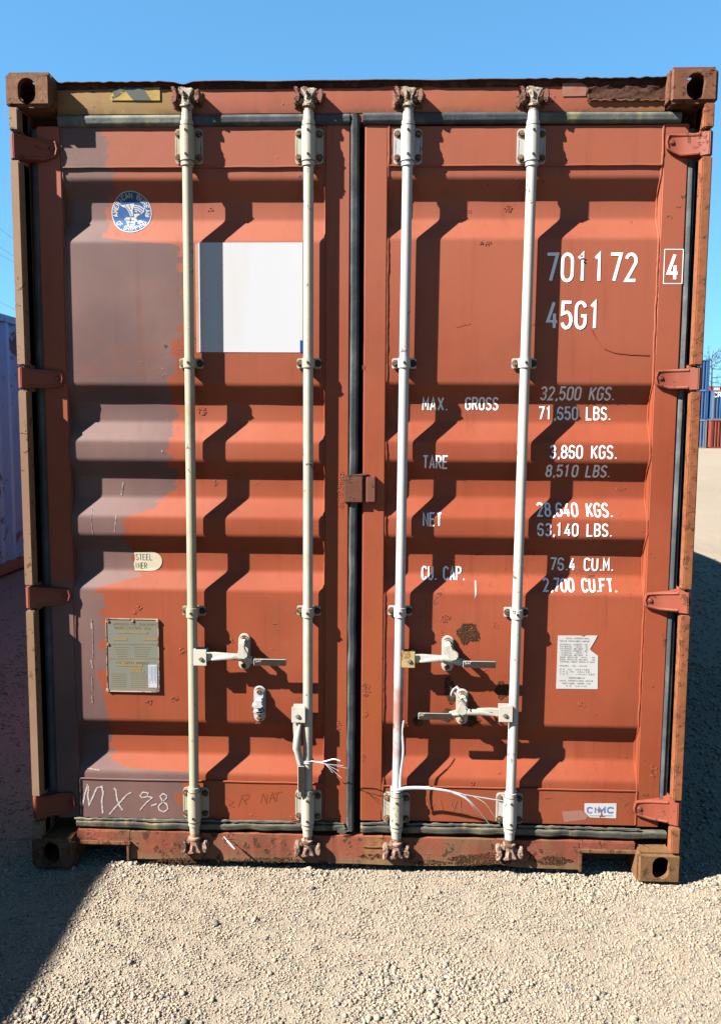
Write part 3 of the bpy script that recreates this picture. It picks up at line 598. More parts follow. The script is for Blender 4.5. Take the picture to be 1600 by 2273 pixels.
def handle(x, z, d, mats, ang=0, yellow=False):
    """handle hub, arm and grip built along +x from the bar, mirrored by d, turned by ang about the hub rivet"""
    m = MB(); m.mi = 1 if yellow else 0
    B = Matrix.Translation((x, 0, z)) @ Matrix.Diagonal((d, 1, 1, 1)); m.X = B
    m.box(.006, .058, .006, .010, -.031, .031, .004, 2); m.box(.006, .056, .046, .050, -.029, .029, .004, 2); m.box(.004, .020, .008, .048, -.031, .031, .005, 2)
    m.mi = 5; m.prism(disc(.036, -.004, .0080, 14), .001, .006, .0015, 1)
    R = B @ Matrix.Translation((.036, 0, 0)) @ Matrix.Rotation(math.radians(ang), 4, 'Y') @ Matrix.Translation((-.036, 0, 0)); m.X = R
    m.mi = 0
    m.prism([(.030, -.015), (.030, .015), (.085, .018), (.120, .016), (.175, .013), (.205, .009), (.240, .000), (.240, -.024), (.215, -.022), (.180, -.012), (.120, -.011), (.085, -.014)], .016, .026, .003, 2)
    m.tube([(.075, .012, -.008), (.130, .006, .004), (.165, .005, .006), (.205, .012, -.004), (.235, .014, -.010)], [.004, .011, .011, .008, .004], 10, squash=.6)
    m.mi = 3; m.prism(rrect(.232, .352, -.0265, -.001, .004), .006, .016, .0015, 1)
    m.X = Matrix()
    bm = bmesh.new()
    text(bm, 'SAE JIN', .238, .300, -.0125, -.0035, .0019); text(bm, 'INC M2', .290, .346, -.0240, -.0150, .0019)
    Q = R if d > 0 else Matrix.Translation((x-.036, 0, z)) @ Matrix.Rotation(math.radians(-ang), 4, 'Y') @ Matrix.Translation((.036, 0, 0))
    if d < 0: bmesh.ops.transform(bm, matrix=Matrix.Translation((-.590, 0, 0)), verts=bm.verts[:])
    for v in bm.verts: v.co.y += .0056
    bmesh.ops.transform(bm, matrix=Q, verts=bm.verts[:])
    me = bpy.data.meshes.new('t'); bm.to_mesh(me); bm.free(); k0 = len(m.bm.faces); m.bm.from_mesh(me); bpy.data.meshes.remove(me)
    m.bm.faces.ensure_lookup_table()
    for f in m.bm.faces[k0:]:
        f.material_index = 4
    return m.done('handle', mats, None)
def retainer(px, py1, py0, name, mat, closed, parent, swing=0):
    """oblong catch plate bolted to the door; closed ones have their latch over a handle"""
    m = MB(); x, z1 = A(px, py1, .06); _, z0 = A(px, py0, .06); zc = (z0+z1)/2; h = (z1-z0)/2
    m.prism(rrect(x-.022, x+.022, z0, z1, .0215, 6), .058, .071, .003, 2)
    m.prism(rrect(x-.018, x+.018, z0+.012, z1-.012, .016, 5), .050, .060, .003, 2)
    m.box(x-.020, x+.020, .030, .056, zc-.030, zc-.018, .003); 
    if closed:
        m.X = Matrix.Translation((x, 0, z1-.03)) @ Matrix.Rotation(math.radians(swing), 4, 'Y')
        m.prism([(-.012, .012), (.012, .012), (.013, -.012), (.024, -.030), (.023, -.042), (.010, -.052), (-.010, -.050), (-.018, -.040), (-.012, -.015)], .000, .010, .003, 2)
        m.box(-.010, .010, .004, .052, -.004, .012, .003)
        m.X = Matrix()
    else:
        m.prism([(x-.026, zc+.006), (x-.012, zc+.014), (x-.010, zc+.030), (x+.016, zc+.030), (x+.018, zc+.012), (x+.024, zc+.004), (x+.010, zc-.006), (x-.012, zc-.008)], .018, .052, .004, 2)
        m.prism([(x-.014, zc-.020), (x+.004, zc-.010), (x+.020, zc-.018), (x+.018, zc-.030), (x-.006, zc-.034)], .030, .054, .004, 2)
    m.mi = 1; m.bolt(x, z1-.020, .058, .010, .009); m.bolt(x-.001, z0+.019, .058, .009, .008)
    return m.done('handle_catch', [mat, M_bolt], parent)
rods = []
M_cam = worn('chipped_cam_paint', (.66, .58, .46), (.50, .36, .26), rthr=.50, zthr=.36, rsc=45, zone=14, gamt=.6, grime=(.35, .2, .12), rust=(.13, .055, .03), bumpd=.003, mott=.35)
M_keep = worn('keeper_paint', (.36, .13, .09), (.5, .26, .19), rthr=.52, zthr=.4, rsc=50, zone=12, gamt=.5, bumpd=.003, mott=.4)
names = ['leftmost locking bar with yellowed cream paint', 'second locking bar from the left, its handle hanging down', 'third locking bar with red paint smear and yellow handle hub', 'rightmost clean white locking bar with left pointing handle']
def smear(t, col, P):
    sx = t.n('SeparateXYZ', {0: P}); z = sx.outputs[2]; zt = A(885, 1500, .03)[1]; zb = A(881, 1700, .03)[1]
    m_ = t.ma('MULTIPLY', t.ramp(z, zb-.05, zb+.1), t.ramp(z, zt-.08, zt+.03, 1, 0)); m_ = t.ma('MULTIPLY', m_, t.ramp(t.noise(9, 5, vec=P), .35, .6))
    return t.mix(t.ma('MULTIPLY', m_, .8), col, sc((.50, .16, .11)))
M_bar3 = worn('white_bar_paint_red_smear', (.74, .74, .75), (.70, .70, .70), rthr=.60, zthr=.50, rsc=30, zone=4, gamt=.2, grime=(.5, .34, .28), rough=.4, patch=smear, bumpd=.0006)
barX = []
for i, (p1, p0, mi) in enumerate(bars):
    (xa, za), (xb, zb) = A(*p1, BY), A(*p0, BY); xf = lambda z, xa=xa, za=za, xb=xb, zb=zb: xb+(xa-xb)*(z-zb)/(za-zb)
    barX.append(xf); wm = M_white[mi]
    ztop = A(p1[0], 322, .05)[1]; zbot = A(p0[0], [1785, 1791, 1796, 1798][i], .05)[1]
    m = MB(); pts = [(xf(z), BY, z) for z in np.linspace(zbot, ztop, 24)]; m.tube(pts, BR, 24)
    r = m.done('locking_bar', M_bar3 if i == 2 else wm, root, names[i]); rods.append(r)
    for z, up, in ((ztop, 1), (zbot, -1)):
        m = MB(); bearing(m, xf(z), z, up, wm); m.done('bearing_bracket', [wm if not (i == 2 and up < 0) else M_white[1], M_bolt, M_boltd], r)
        m = MB(); cam_head(m, xf(z), z+.088*up, up); m.done('cam', M_cam if up > 0 else M_pink, r, jitter=.0012, jsc=50)
        keeper(xf(z), z+.088*up, up, hdr if up > 0 else root, M_keep if up > 0 else M_pink)
    for py in (806, 1357 if i < 3 else 1361):
        z = A(p1[0], py, .05)[1]; m = MB(); guide(m, xf(z), z); m.done('guide_bracket', [wm, M_bolt, M_boltd], r)
M_rivet = flat('worn_rivet', (.36, .31, .22), (.24, .19, .12))
M_hand = cream('handle_paint', (.88, .83, .72), .8)
for i, py, d, ang, yl in ((0, 1456, 1, 0, False), (1, 1583, -1, 90, False), (2, 1461, 1, 0, True), (3, 1582, -1, 0, False)):
    z = A(bars[i][0][0], py, .03)[1]; x = barX[i](z)
    o = handle(x, z, d, [M_hand, M_yel, M_steel, M_steel, M_boltd, M_rivet], ang, yl); o.parent = rods[i]
    if ang: o['label'] = 'unlatched handle hanging straight down'
    if yl: o['label'] = 'latched handle with yellow rusty hub'
retainer(542, 1407, 1486, '', M_hand, True, dL, 0); retainer(576, 1523, 1602, '', M_white[2], False, dL)
retainer(994, 1412, 1490, '', M_hand, True, dR, -22); retainer(1026, 1530, 1608, '', M_hand, True, dR, 15)
# --- centre stop blocks
m = MB(); a, b = A(762, 1055, .045), A(806, 1117, .045); m.box(a[0], b[0], .044, .070, b[1], a[1], .005, 3)
m.prism([(a[0]+.004, a[1]-.001), (b[0], a[1]-.001), (b[0]+.02, a[1]+.003), (b[0]+.01, a[1]+.006)], .046, .066, .001, 1)
m.done('door_stop', M_rustd, dL, 'brown square stop block between the doors', jitter=.0012, jsc=40)
M_stop = worn('stop_block_paint', (.26, .09, .06), (.20, .07, .045), rthr=.55, zthr=.4, rsc=25, zone=9, gamt=.5, bumpd=.003, grime=(.3, .16, .1))
bpy.data.objects['door_stop'].data.materials[0] = M_stop
m = MB(); a, b = A(812, 1056, .046), A(834, 1116, .046); m.box(a[0], b[0], .046, .068, b[1], a[1], .004, 3); m.done('stop_tab', M_stop, dR, jitter=.0012, jsc=40)

# --- sill with fork pockets
SY = .046
zs1 = A(700, 1858, SY)[1]; zs0 = A(700, 1916, SY)[1]
m = MB(); xa = A(181, 1890, SY)[0]; xb = A(290, 1890, SY)[0]; xc = A(1283, 1920, SY)[0]; xd = A(1402, 1920, SY)[0]
def bot(x): return zs0-.004*noise.noise(Vector((x*3, 1, 0)))+.014*math.exp(-((x-A(1085, 1900, SY)[0])/.07)**2)
n = 70; top = [(xb+(xc-xb)*i/n, zs1+.004) for i in range(n+1)]; low = [(xb+(xc-xb)*i/n, bot(xb+(xc-xb)*i/n)) for i in range(n+1)]
for i in range(n): m.bm.faces.new([m.bm.verts.new((p[0], SY+.0015*noise.noise(Vector((p[0]*6, p[1]*6, 0))), p[1])) for p in (top[i], low[i], low[i+1], top[i+1])])
bmesh.ops.remove_doubles(m.bm, verts=m.bm.verts[:], dist=1e-5)
m.box(xb, xc, SY+.004, SY+.14, zs0+.016, zs1+.002)
zp = A(230, 1866, SY)[1]; zq = A(1350, 1886, SY)[1]
m.box(-1.06, xb, SY, .14, zp-.008, zs1+.004, .003); m.box(xc, 1.06, SY, .14, zq-.008, zs1+.004, .003)
m.mi = 1
m.box(-1.06, xb+.004, SY-.014, SY+.01, zp-.012, zp, .003); m.box(xb-.012, xb, SY-.014, SY+.12, zs0-.004, zp-.011, .003)
m.box(xc-.004, 1.06, SY-.014, SY+.01, zq-.012, zq, .003); m.box(xc, xc+.012, SY-.014, SY+.12, zs0-.006, zq-.011, .003)
m.mi = 2; m.box(-1.05, xb-.013, .12, .14, .03, zp-.012); m.box(xc+.013, 1.05, .12, .14, .03, zq-.012)  # pocket backs painted near-black for the shade inside
m.mi = 1; m.tube([(x, SY-.001, A(900, 1882, SY)[1]+.002*noise.noise(Vector((x*20, 0, 0)))) for x in np.linspace(A(805, 1880, SY)[0], A(880, 1880, SY)[0], 20)], .003, 6)
for px in (681, 908): m.tube([(A(px, 1890+i*3, SY)[0], SY-.001, A(px, 1886+i*4, SY)[1]) for i in range(8)], .0028, 6)
m.mi = 0
m.done('sill', [M_sill, M_rust, M_dark], root, 'dirty bottom sill with two fork pockets')

# --- lettering and decals on the right door
def lines(bm, items, Y, wpx, mi=0):
    for s_, l, r, t_, b_ in items:
        x0, z1 = A(l, t_, Y); x1, _ = A(r, t_, Y); _, z0 = A(l, b_, Y); wd = wpx/620
        text(bm, s_, x0+wd/2, x1-wd/2, z0+wd/2, z1-wd/2, wd, mi)
cuts = sorted({round(p[0], 5) for p in PR})
for it in (('701172', 1212, 1416, 560, 626), ('45G1', 1213, 1338, 667, 731)):
    bm = bmesh.new(); lines(bm, [it], .07, 6.8); art('lettering', bm, M_letter, dR, cuts, fR, .0012, 'large white lettering '+it[0])
bm = bmesh.new(); x0, z1 = A(1475, 553, YT); x1, z0 = A(1513, 629, YT)
for k, (p, q) in enumerate((((x0, z0), (x0, z1)), ((x0, z1), (x1, z1)), ((x1, z1), (x1, z0)), ((x1, z0), (x0, z0)))): ribbon(bm, [p, q], .0028, 0, -.00008*k)
lines(bm, [('4', 1481, 1509, 561, 623)], YT, 6.8); art('check_digit', bm, M_letter, dR, f=lambda z: YT, lift=.0008)
for wpx, its in ((3.9, [('32,500 KGS.', 1201, 1368, 857, 888), ('71,650 LBS.', 1198, 1361, 901, 932), ('3,860 KGS.', 1219, 1369, 987, 1018), ('8,510 LBS.', 1213, 1358, 1031, 1060),
  ('28,640 KGS.', 1192, 1361, 1116, 1147), ('63,140 LBS.', 1192, 1358, 1160, 1190), ('76.4 CU.M.', 1224, 1367, 1240, 1270), ('2,700 CU.FT.', 1206, 1371, 1285, 1314)]),
  (3.7, [('MAX.', 938, 995, 880, 911), ('GROSS', 1034, 1109, 880, 910), ('TARE', 938, 995, 1010, 1041), ('NET', 938, 981, 1137, 1168), ('CU. CAP.', 936, 1033, 1259, 1290)])):
    for it in its:
        bm = bmesh.new(); lines(bm, [it], .075, wpx); art('lettering', bm, M_letter, dR, cuts, fR, .0012, 'white lettering '+it[0])
# maker's data sheet with its torn right edge
def flatf(Y): return lambda z: Y
m = MB(); pts = [A(*p, YO) for p in ((1238, 1411), (1289, 1411), (1296, 1414), (1302, 1411), (1326, 1411), (1319, 1424), (1309, 1441), (1312, 1445), (1327, 1456), (1326, 1530), (1234, 1529))]
m.prism(pts, YO-.0012, YO-.0002); sheet = m.done('data_sheet', M_stick, dR, 'torn white data sheet')
bm = bmesh.new()
L = [('CHINA INTERNATIONAL', 1256, 1308, 1417), ('MARINE CONTAINERS (GROUP)', 1242, 1310, 1423)]
for k, s_ in enumerate(('EXTERNAL LENGTH  40', 'EXTERNAL WIDTH   8', 'EXTERNAL HEIGHT  9', 'INTERNAL LENGTH  39', 'INTERNAL WIDTH   7', 'INTERNAL HEIGHT  8')): L.append((s_, 1243, 1303, 1430.5+k*4.7))
L += [('DOOR OPENING WIDTH    MM', 1242, 1320, 1459), ('DOOR OPENING HEIGHT   MM', 1242, 1320, 1464), ('INTERNAL CUBIC CAPACITY CU.M', 1242, 1319, 1469), ('MODEL NO. HC40', 1242, 1302, 1478), ('S.R. NO. USA/ABS', 1242, 1308, 1486), ('C.R.S NO. USA/AB', 1242, 1308, 1491), ('T.C.T.   IMMUNISED', 1242, 1320, 1496.5), ('MANUFACTURED BY', 1262, 1297, 1505), ('CHINA INTERNATIONAL MARINE', 1242, 1316, 1511), ('CONTAINERS (GROUP) LTD.', 1247, 1311, 1517), ('P.R. CHINA', 1256, 1302, 1523)]
lines(bm, [(s_, l, r, y-1.7, y+1.7) for s_, l, r, y in L], YO-.0016, .55); art('print', bm, M_ink, sheet, f=flatf(YO-.0013), lift=.0003) if False else art('data_print', bm, M_ink, dR, f=flatf(YO-.0013), lift=.0003)
# maker's logo sticker
m = MB(); m.prism([A(*p, YR) for p in ((1297, 1784), (1368, 1784), (1367, 1817), (1309, 1815), (1297, 1803))], YR-.0012, YR-.0002); lg = m.done('logo_sticker', M_stick, dR, 'small white sticker with blue letters')
bm = bmesh.new()
bm2 = [('C', 1302, 1316), ('I', 1317, 1325), ('M', 1327, 1344), ('C', 1347, 1363)]
for s_, l, r in bm2: lines(bm, [(s_, l, r, 1791, 1806)], YR, 3.6)
ribbon(bm, [A(1308, 1811, YR), A(1360, 1811, YR)], .002)
art('logo_print', bm, M_blue2, dR, f=flatf(YR-.0013), lift=.0004)
bm = bmesh.new(); ribbon(bm, [A(*p, YR) for p in ((1324, 1797), (1332, 1800), (1335, 1808), (1330, 1814))], .004); ribbon(bm, [A(*p, YR) for p in ((1333, 1812), (1342, 1812))], .0022, 0, -.0001)
art('tear', bm, M_scr, dR, f=flatf(YR-.0016), lift=.0007)
bm = bmesh.new(); poly(bm, [A(*p, YR) for p in ((1247, 1802), (1290, 1799), (1305, 1812), (1300, 1820), (1252, 1826))]); art('glue_ghost', bm, M_faded, dR, f=flatf(YR), lift=.0006)
# pale ghost left by a label, right door
bm = bmesh.new(); poly(bm, [A(*p, YO) for p in ((855, 1418), (872, 1414), (897, 1414), (899, 1590), (893, 1604), (860, 1590), (854, 1500))]); art('faded_patch', bm, flat('faded_red', (.40, .085, .055), (.36, .07, .045)), dR, cuts, fR, .0005)
# --- left door decals
cutL = sorted({round(p[0], 5) for p in PL})
m = MB(); x0, z1 = A(440, 538, YO); x1, z0 = A(672, 782, YO); m.box(x0, x1, YO-.0016, YO-.0002, z0, z1); m.done('blank_panel', M_wpanel, dL, 'large blank white square label')
t = bpy.data.materials['white_panel']
bm = bmesh.new(); a = A(433, 540, YO); b = A(440, 782, YO); poly(bm, [(a[0], a[1]), (x0, a[1]), (x0, b[1]), (a[0], b[1])]); a = A(668, 540, YO); b = A(676, 760, YO); poly(bm, [(x1, a[1]), (b[0], a[1]), (b[0], b[1]), (x1, b[1])])
art('pale_border', bm, flat('pale_border', (.72, .40, .28)), dL, f=flatf(YO), lift=.0006)
bm = bmesh.new(); a = A(666, 755, YO); b = A(673, 782, YO); poly(bm, [(a[0], a[1]), (b[0], a[1]), (b[0], b[1]), (a[0], b[1])]); art('blue_mark', bm, flat('blue_mark', (.01, .07, .35)), dL, f=flatf(YO-.0018), lift=.0004)
# round classification decal
def ring(bm, cx, cz, r0, r1, mi, eps=0, n=48):
    for i in range(n):
        a, b = 2*math.pi*i/n, 2*math.pi*(i+1)/n
        poly(bm, [(cx+r0*math.cos(a), cz+r0*math.sin(a)), (cx+r1*math.cos(a), cz+r1*math.sin(a)), (cx+r1*math.cos(b), cz+r1*math.sin(b)), (cx+r0*math.cos(b), cz+r0*math.sin(b))], mi, eps)
yd = .100; cx, cz = A(291, 471, yd); R0 = 45.5/620
bm = bmesh.new(); ring(bm, cx, cz, .0005, R0*.955, 0); ring(bm, cx, cz, R0*.955, R0, 1)
def around(s_, a0, a1, r, h, wd, flip=False):
    n = len(s_)
    for i, ch in enumerate(s_):
        a = math.radians(a0+(a1-a0)*(i+.5)/n)
        tx, tz = math.sin(a), -math.cos(a)
        if flip: tx, tz = -tx, -tz
        ux, uz = (math.cos(a), math.sin(a)) if not flip else (-math.cos(a), -math.sin(a))
        for k, st in enumerate(G.get(ch, [])):
            w_ = h*.66
            ribbon(bm, [(cx+math.cos(a)*r+tx*(u-.5)*w_+ux*(v/2-.5)*h, cz+math.sin(a)*r+tz*(u-.5)*w_+uz*(v/2-.5)*h) for u, v in st], wd, 1, -.0004-.00005*k)
around('AMERICAN BUREAU', 195, -15, R0*.80, R0*.20, R0*.045); around('OF SHIPPING', 212, 328, R0*.80, R0*.19, R0*.042, True)
q = lambda l: [(cx+a*R0, cz+b*R0) for a, b in l]
E_ = lambda l: [((a-831)/128, (1055-b)/128) for a, b in l]
for k, pts in enumerate(([(752, 1002), (772, 1006), (848, 997), (846, 1018), (838, 1040), (842, 1074), (822, 1076), (812, 1048), (796, 1024), (774, 1018)],
  [(783, 1094), (798, 1080), (842, 1082), (862, 1092), (868, 1106), (850, 1116), (856, 1132), (838, 1138), (842, 1150), (824, 1148), (804, 1136), (800, 1112)], [(868, 1104), (892, 1098), (900, 1108), (890, 1120), (872, 1124)], [(846, 1062), (872, 1058), (886, 1066), (868, 1074), (858, 1088), (846, 1084)])): poly(bm, q(E_(pts)), 1, -.0005)
for k, pts in enumerate(([(846, 1008), (882, 1014), (908, 1030), (908, 1046), (890, 1060)], [(848, 1020), (878, 1026), (900, 1044)], [(850, 1032), (874, 1038), (888, 1052)], [(852, 1044), (868, 1050)])): ribbon(bm, q(E_(pts)), R0*.055, 1, -.0007)
for k, pts in enumerate(([(790, 1006), (816, 1040), (830, 1070)], [(815, 1004), (828, 1034)], [(790, 1098), (850, 1104)], [(806, 1118), (846, 1122)], [(822, 1084), (820, 1140)])): ribbon(bm, q(E_(pts)), R0*.03, 0, -.0010-.0001*k)
for a in (190, 350):
    c = (cx+math.cos(math.radians(a))*R0*.80, cz+math.sin(math.radians(a))*R0*.80); poly(bm, [(c[0]+R0*.08*(1 if i % 2 == 0 else .42)*math.cos(math.pi*i/5+1.57), c[1]+R0*.08*(1 if i % 2 == 0 else .42)*math.sin(math.pi*i/5+1.57)) for i in range(10)], 1, -.0005)
art('round_decal', bm, [M_blue, M_stick], dL, cutL, fL, .0015, label='round blue and white classification decal')
# half painted-over oval sticker
bm = bmesh.new(); c = [A(*p, .108) for p in ((298, 1226), (300, 1240), (297, 1252), (300, 1266))]; yy = .108
pts = c[:1]+[A(338+22*math.cos(math.radians(a)), 1246-20.5*math.sin(math.radians(a)), yy) for a in range(90, -91, -15)]+c[:0:-1]
poly(bm, pts, 0)
for s_, l, r, t_, b_ in (('STEEL', 302, 338, 1230, 1243), ('INER', 300, 326, 1249, 1262)):
    a = A(l, t_, yy); b = A(r, b_, yy); text(bm, s_, a[0], b[0], b[1], a[1], .0016, 1)
for v in bm.verts: v.co.y -= 0 if v.co.y == 0 else .0002
for f in bm.faces:
    if f.material_index == 1:
        for v in f.verts: v.co.y -= .0003
art('oval_sticker', bm, [M_cream, M_black], dL, cutL, fL, .0012, label='cream sticker half painted over')
# approval plate
x0, z1 = A(235, 1372, YO); x1, z0 = A(356, 1537, YO); m = MB(); m.prism(rrect(x0, x1, z0, z1, .004, 3), YO-.005, YO-.0002, .0012, 1)
m.mi = 1
for s_ in (0, 1):
    xx = x0+.002+(x1-x0-.004)*s_; m.tube([(xx, YO-.005, z0+.003), (xx, YO-.005, z1-.003)], .0022, 6)
for zz in (z0+.002, z1-.002): m.tube([(x0+.003, YO-.005, zz), (x1-.003, YO-.005, zz)], .0022, 6)
for px, py in ((240, 1378), (295, 1377), (350, 1378), (240, 1429), (351, 1430), (240, 1531), (351, 1532)):
    a = A(px, py, YO); m.tube([(a[0], YO-.004, a[1]), (a[0], YO-.0085, a[1])], [.0068, .0055], 12)
m.mi = 2; a = A(330, 1475, YO); b = A(350, 1526, YO); m.box(a[0], b[0], YO-.0062, YO-.0052, b[1], a[1])
m.done('approval_plate', [M_plate, M_pink, flat('small_white_sticker', (.72, .72, .80))], dL, 'grey green metal approval plate')
bm = bmesh.new(); Yp = YO-.0054
lines(bm, [('APPROVED FOR TRANSPORT', 250, 346, 1382, 1388), ('UNDER CUSTOMS SEAL', 253, 336, 1390, 1396)], Yp, 1.1)
lines(bm, [('CSC SAFETY APPROVAL', 258, 332, 1468, 1474)], Yp, 1.0)
for k, (l, r, y) in enumerate(((260, 328, 1404), (252, 282, 1419), (318, 350, 1419), (258, 316, 1477), (288, 314, 1485), (288, 320, 1491))):
    a = A(l, y-3.2, Yp); b = A(r, y+3, Yp); poly(bm, [(a[0], a[1]), (b[0], a[1]), (b[0], b[1]), (a[0], b[1])])
for l, r, y in ((240, 351, 1430.5), (240, 351, 1462)): ribbon(bm, [A(l, y, Yp), A(r, y, Yp)], .0022, 0, -.0001)
for k in range(5):
    ribbon(bm, [A(252+k*2, 1437+k*5, Yp), A(285-k, 1437+k*5, Yp)], .0014); ribbon(bm, [A(298, 1437+k*5, Yp), A(335-k*2, 1437+k*5, Yp)], .0014)
for k in range(7):
    ribbon(bm, [A(246, 1496+k*4.7, Yp), A(280, 1496+k*4.7, Yp)], .0013); ribbon(bm, [A(290, 1498+k*4.7, Yp), A(325, 1498+k*4.7, Yp)], .0013)
art('plate_print', bm, M_gold, dL, f=flatf(Yp), lift=.0002)
bm = bmesh.new(); Yq = YO-.0063
for k in range(5): ribbon(bm, [A(333+k*3.2, 1479, Yq), A(333+k*3.2, 1518-k % 2*6, Yq)], .0012)
art('sticker_print', bm, M_blue2, dL, f=flatf(Yq), lift=.0002)
# chalk marks
bm = bmesh.new(); Yc = YR
def hand(pts, wd, Y=Yc, k=[0]):
    k[0] += 1; out = []
    P2 = [Vector(A(a, b, Y)) for a, b in pts]
    for i in range(len(P2)-1):
        for u in np.linspace(0, 1, 5)[:-1]:
            q_ = P2[i].lerp(P2[i+1], u); out.append((q_.x+.0015*noise.noise(Vector((q_.x*60, q_.y*60, 0))), q_.y+.0015*noise.noise(Vector((q_.x*60, q_.y*60, 7)))))
    out.append(tuple(P2[-1])); ribbon(bm, out, wd, 0, -.00006*k[0])
hand(((183, 1790), (188, 1765), (194, 1743), (197, 1748), (195, 1768), (198, 1787), (206, 1770), (215, 1750), (226, 1746), (229, 1758), (226, 1780), (228, 1806)), .0062)
hand(((253, 1750), (258, 1756), (260, 1775), (265, 1788), (272, 1799)), .0058); hand(((292, 1759), (280, 1766), (266, 1782), (252, 1797), (243, 1808)), .0055)
hand(((310, 1767), (317, 1759), (329, 1760), (327, 1769), (316, 1771), (311, 1768)), .0048); hand(((327, 1768), (338, 1771), (325, 1782), (311, 1799)), .005); hand(((336, 1789), (348, 1785)), .0055)
hand(((371, 1768), (362, 1762), (356, 1768), (360, 1778), (370, 1785), (373, 1796), (364, 1803), (354, 1799), (352, 1790), (362, 1780), (371, 1770)), .0052)
art('chalk_writing', bm, M_chalk, dL, f=flatf(Yc), lift=.0008, label='chalk writing MX 9-8')
bm = bmesh.new()
for pp in (((480, 1778), (482, 1795)), ((493, 1775), (494, 1794), (482, 1786)), ((500, 1772), (518, 1780), (506, 1788), (520, 1792)), ((528, 1790), (536, 1768), (545, 1785)), ((536, 1765), (552, 1763), (550, 1772), (540, 1778)), ((577, 1782), (583, 1760), (590, 1785), (592, 1762)), ((596, 1782), (603, 1758), (610, 1780)), ((598, 1772), (608, 1770)), ((606, 1762), (624, 1757)), ((614, 1760), (612, 1778))): hand(pp, .0018)
art('scratches', bm, M_scr, dL, f=flatf(YR), lift=.0008)
bm = bmesh.new()
for pp in (((945, 1770), (952, 1795), (962, 1785)), ((975, 1775), (985, 1808)), ((1000, 1780), (1005, 1800), (1012, 1778)), ((1015, 1790), (1040, 1805), (1065, 1812)), ((1020, 1775), (1022, 1808))): hand(pp, .0018)
art('scratches', bm, M_scrl, dR, f=flatf(YR), lift=.0008)
bm = bmesh.new(); hand(((1310, 728), (1322, 752), (1340, 772), (1365, 782), (1400, 786), (1440, 787)), .005, YO); hand(((1160, 722), (1190, 718), (1225, 716)), .0018, YO); hand(((1010, 724), (1042, 716)), .002, YO)
art('scratches', bm, flat('rub_mark', (.47, .11, .055)), dR, f=flatf(YO), lift=.0006)
bm = bmesh.new()
for kk, pp in enumerate((((207, 1372), (208, 1395)), ((206, 1462), (210, 1480)), ((208, 1540), (209, 1556)), ((209, 1385), (211, 1460)), ((208, 1500), (209, 1530)), ((270, 1072), (266, 1100)), ((262, 1140), (258, 1180)), ((206, 1125), (207, 1160), (210, 1185)), ((362, 998), (364, 1004)), ((195, 1702), (225, 1706)))):
    ribbon(bm, [A(a, b, .09) for a, b in pp], (.007, .006, .006, .0025, .003, .006, .004, .002, .005, .004)[kk], 0, -.00004*kk)
art('paint_drips', bm, flat('pale_drips', (.50, .42, .42), (.30, .20, .19), sc=70, thr=(.42, .58)), dL, cutL, fL, .0010)
bm = bmesh.new(); poly(bm, [A(*p, .09) for p in ((1053, 1288), (1057, 1290), (1056, 1318), (1052, 1328))]); art('paint_drips', bm, flat('pale_drip', (.62, .55, .52)), dR, cuts, fR, .0008)
# --- rust blisters and mud nests (lumpy, standing out of the sheet)
def crust(px, py, rx, ry, n, mat, parent, fz, size=(.0013, .0036), name='rust_blister', fill=.5):
    m = MB()
    for i in range(n):
        a = random.random()*6.283; r = random.random()**fill*(1+(.55*noise.noise(Vector((math.cos(a)*1.3, math.sin(a)*1.3, px*.37))) if n > 100 else 0)); x, z = A(px+rx*r*math.cos(a), py+ry*r*math.sin(a), .07); s_ = random.uniform(*size)
        q_ = bmesh.ops.create_icosphere(m.bm, subdivisions=1, radius=s_)['verts']; y = fz(z)
        for v in q_: v.co = (v.co.x*random.uniform(.8, 1.6)+x, v.co.y*(.55 if 'mud' in name else .35)+y-s_*.1, v.co.z*random.uniform(.8, 1.4)+z)
    return m.done(name, mat, parent)
M_blis = worn('blistered_paint', (.46, .11, .055), (.36, .075, .035), rthr=.56, zthr=.4, rsc=60, gamt=.3)
for px, py, rx, ry, n in ((443, 911, 9, 9, 40), (472, 1074, 7, 7, 22), (307, 1350, 7, 9, 16), (330, 1560, 8, 7, 22), (388, 1552, 9, 8, 12), (405, 1445, 6, 7, 20), (462, 460, 5, 5, 8), (515, 1425, 5, 5, 6), (592, 1535, 12, 14, 26), (575, 1608, 10, 4, 14), (622, 1602, 8, 5, 8), (660, 1360, 5, 5, 10), (300, 1360, 4, 6, 8), (665, 1815, 22, 8, 60), (560, 1810, 8, 5, 8)): crust(px, py, rx, ry, n, M_blis, dL, fL)
for px, py, rx, ry, n in ((1131, 457, 9, 9, 30), (1078, 540, 14, 5, 12), (1040, 463, 8, 7, 24), (1208, 977, 7, 7, 30), (1384, 1087, 9, 5, 14), (988, 1373, 11, 9, 40), (1100, 1391, 6, 8, 20), (1292, 1564, 9, 8, 30), (1325, 1587, 4, 5, 6), (1165, 1268, 4, 7, 14), (1074, 1486, 5, 5, 8), (1064, 1542, 4, 2, 5), (1048, 1740, 5, 7, 20), (1110, 1722, 4, 4, 6), (900, 1610, 6, 8, 16)): crust(px, py, rx, ry, n, M_blis, dR, fR)
fT = lambda z: YT
for px, py, rx, ry, n in ((758, 1085, 8, 36, 120), (808, 815, 4, 5, 14), (812, 1530, 10, 16, 60), (812, 1585, 6, 8, 20), (750, 1610, 7, 10, 30), (806, 1680, 4, 8, 18)): crust(px, py, rx, ry, n, M_blis, dL, fT)
for px, py, rx, ry, n in ((1450, 1710, 8, 16, 60), (1472, 1420, 4, 14, 26), (1447, 1522, 3, 4, 6), (1290, 570, 3, 6, 5)): crust(px, py, rx, ry, n, M_blis, dR, fT)
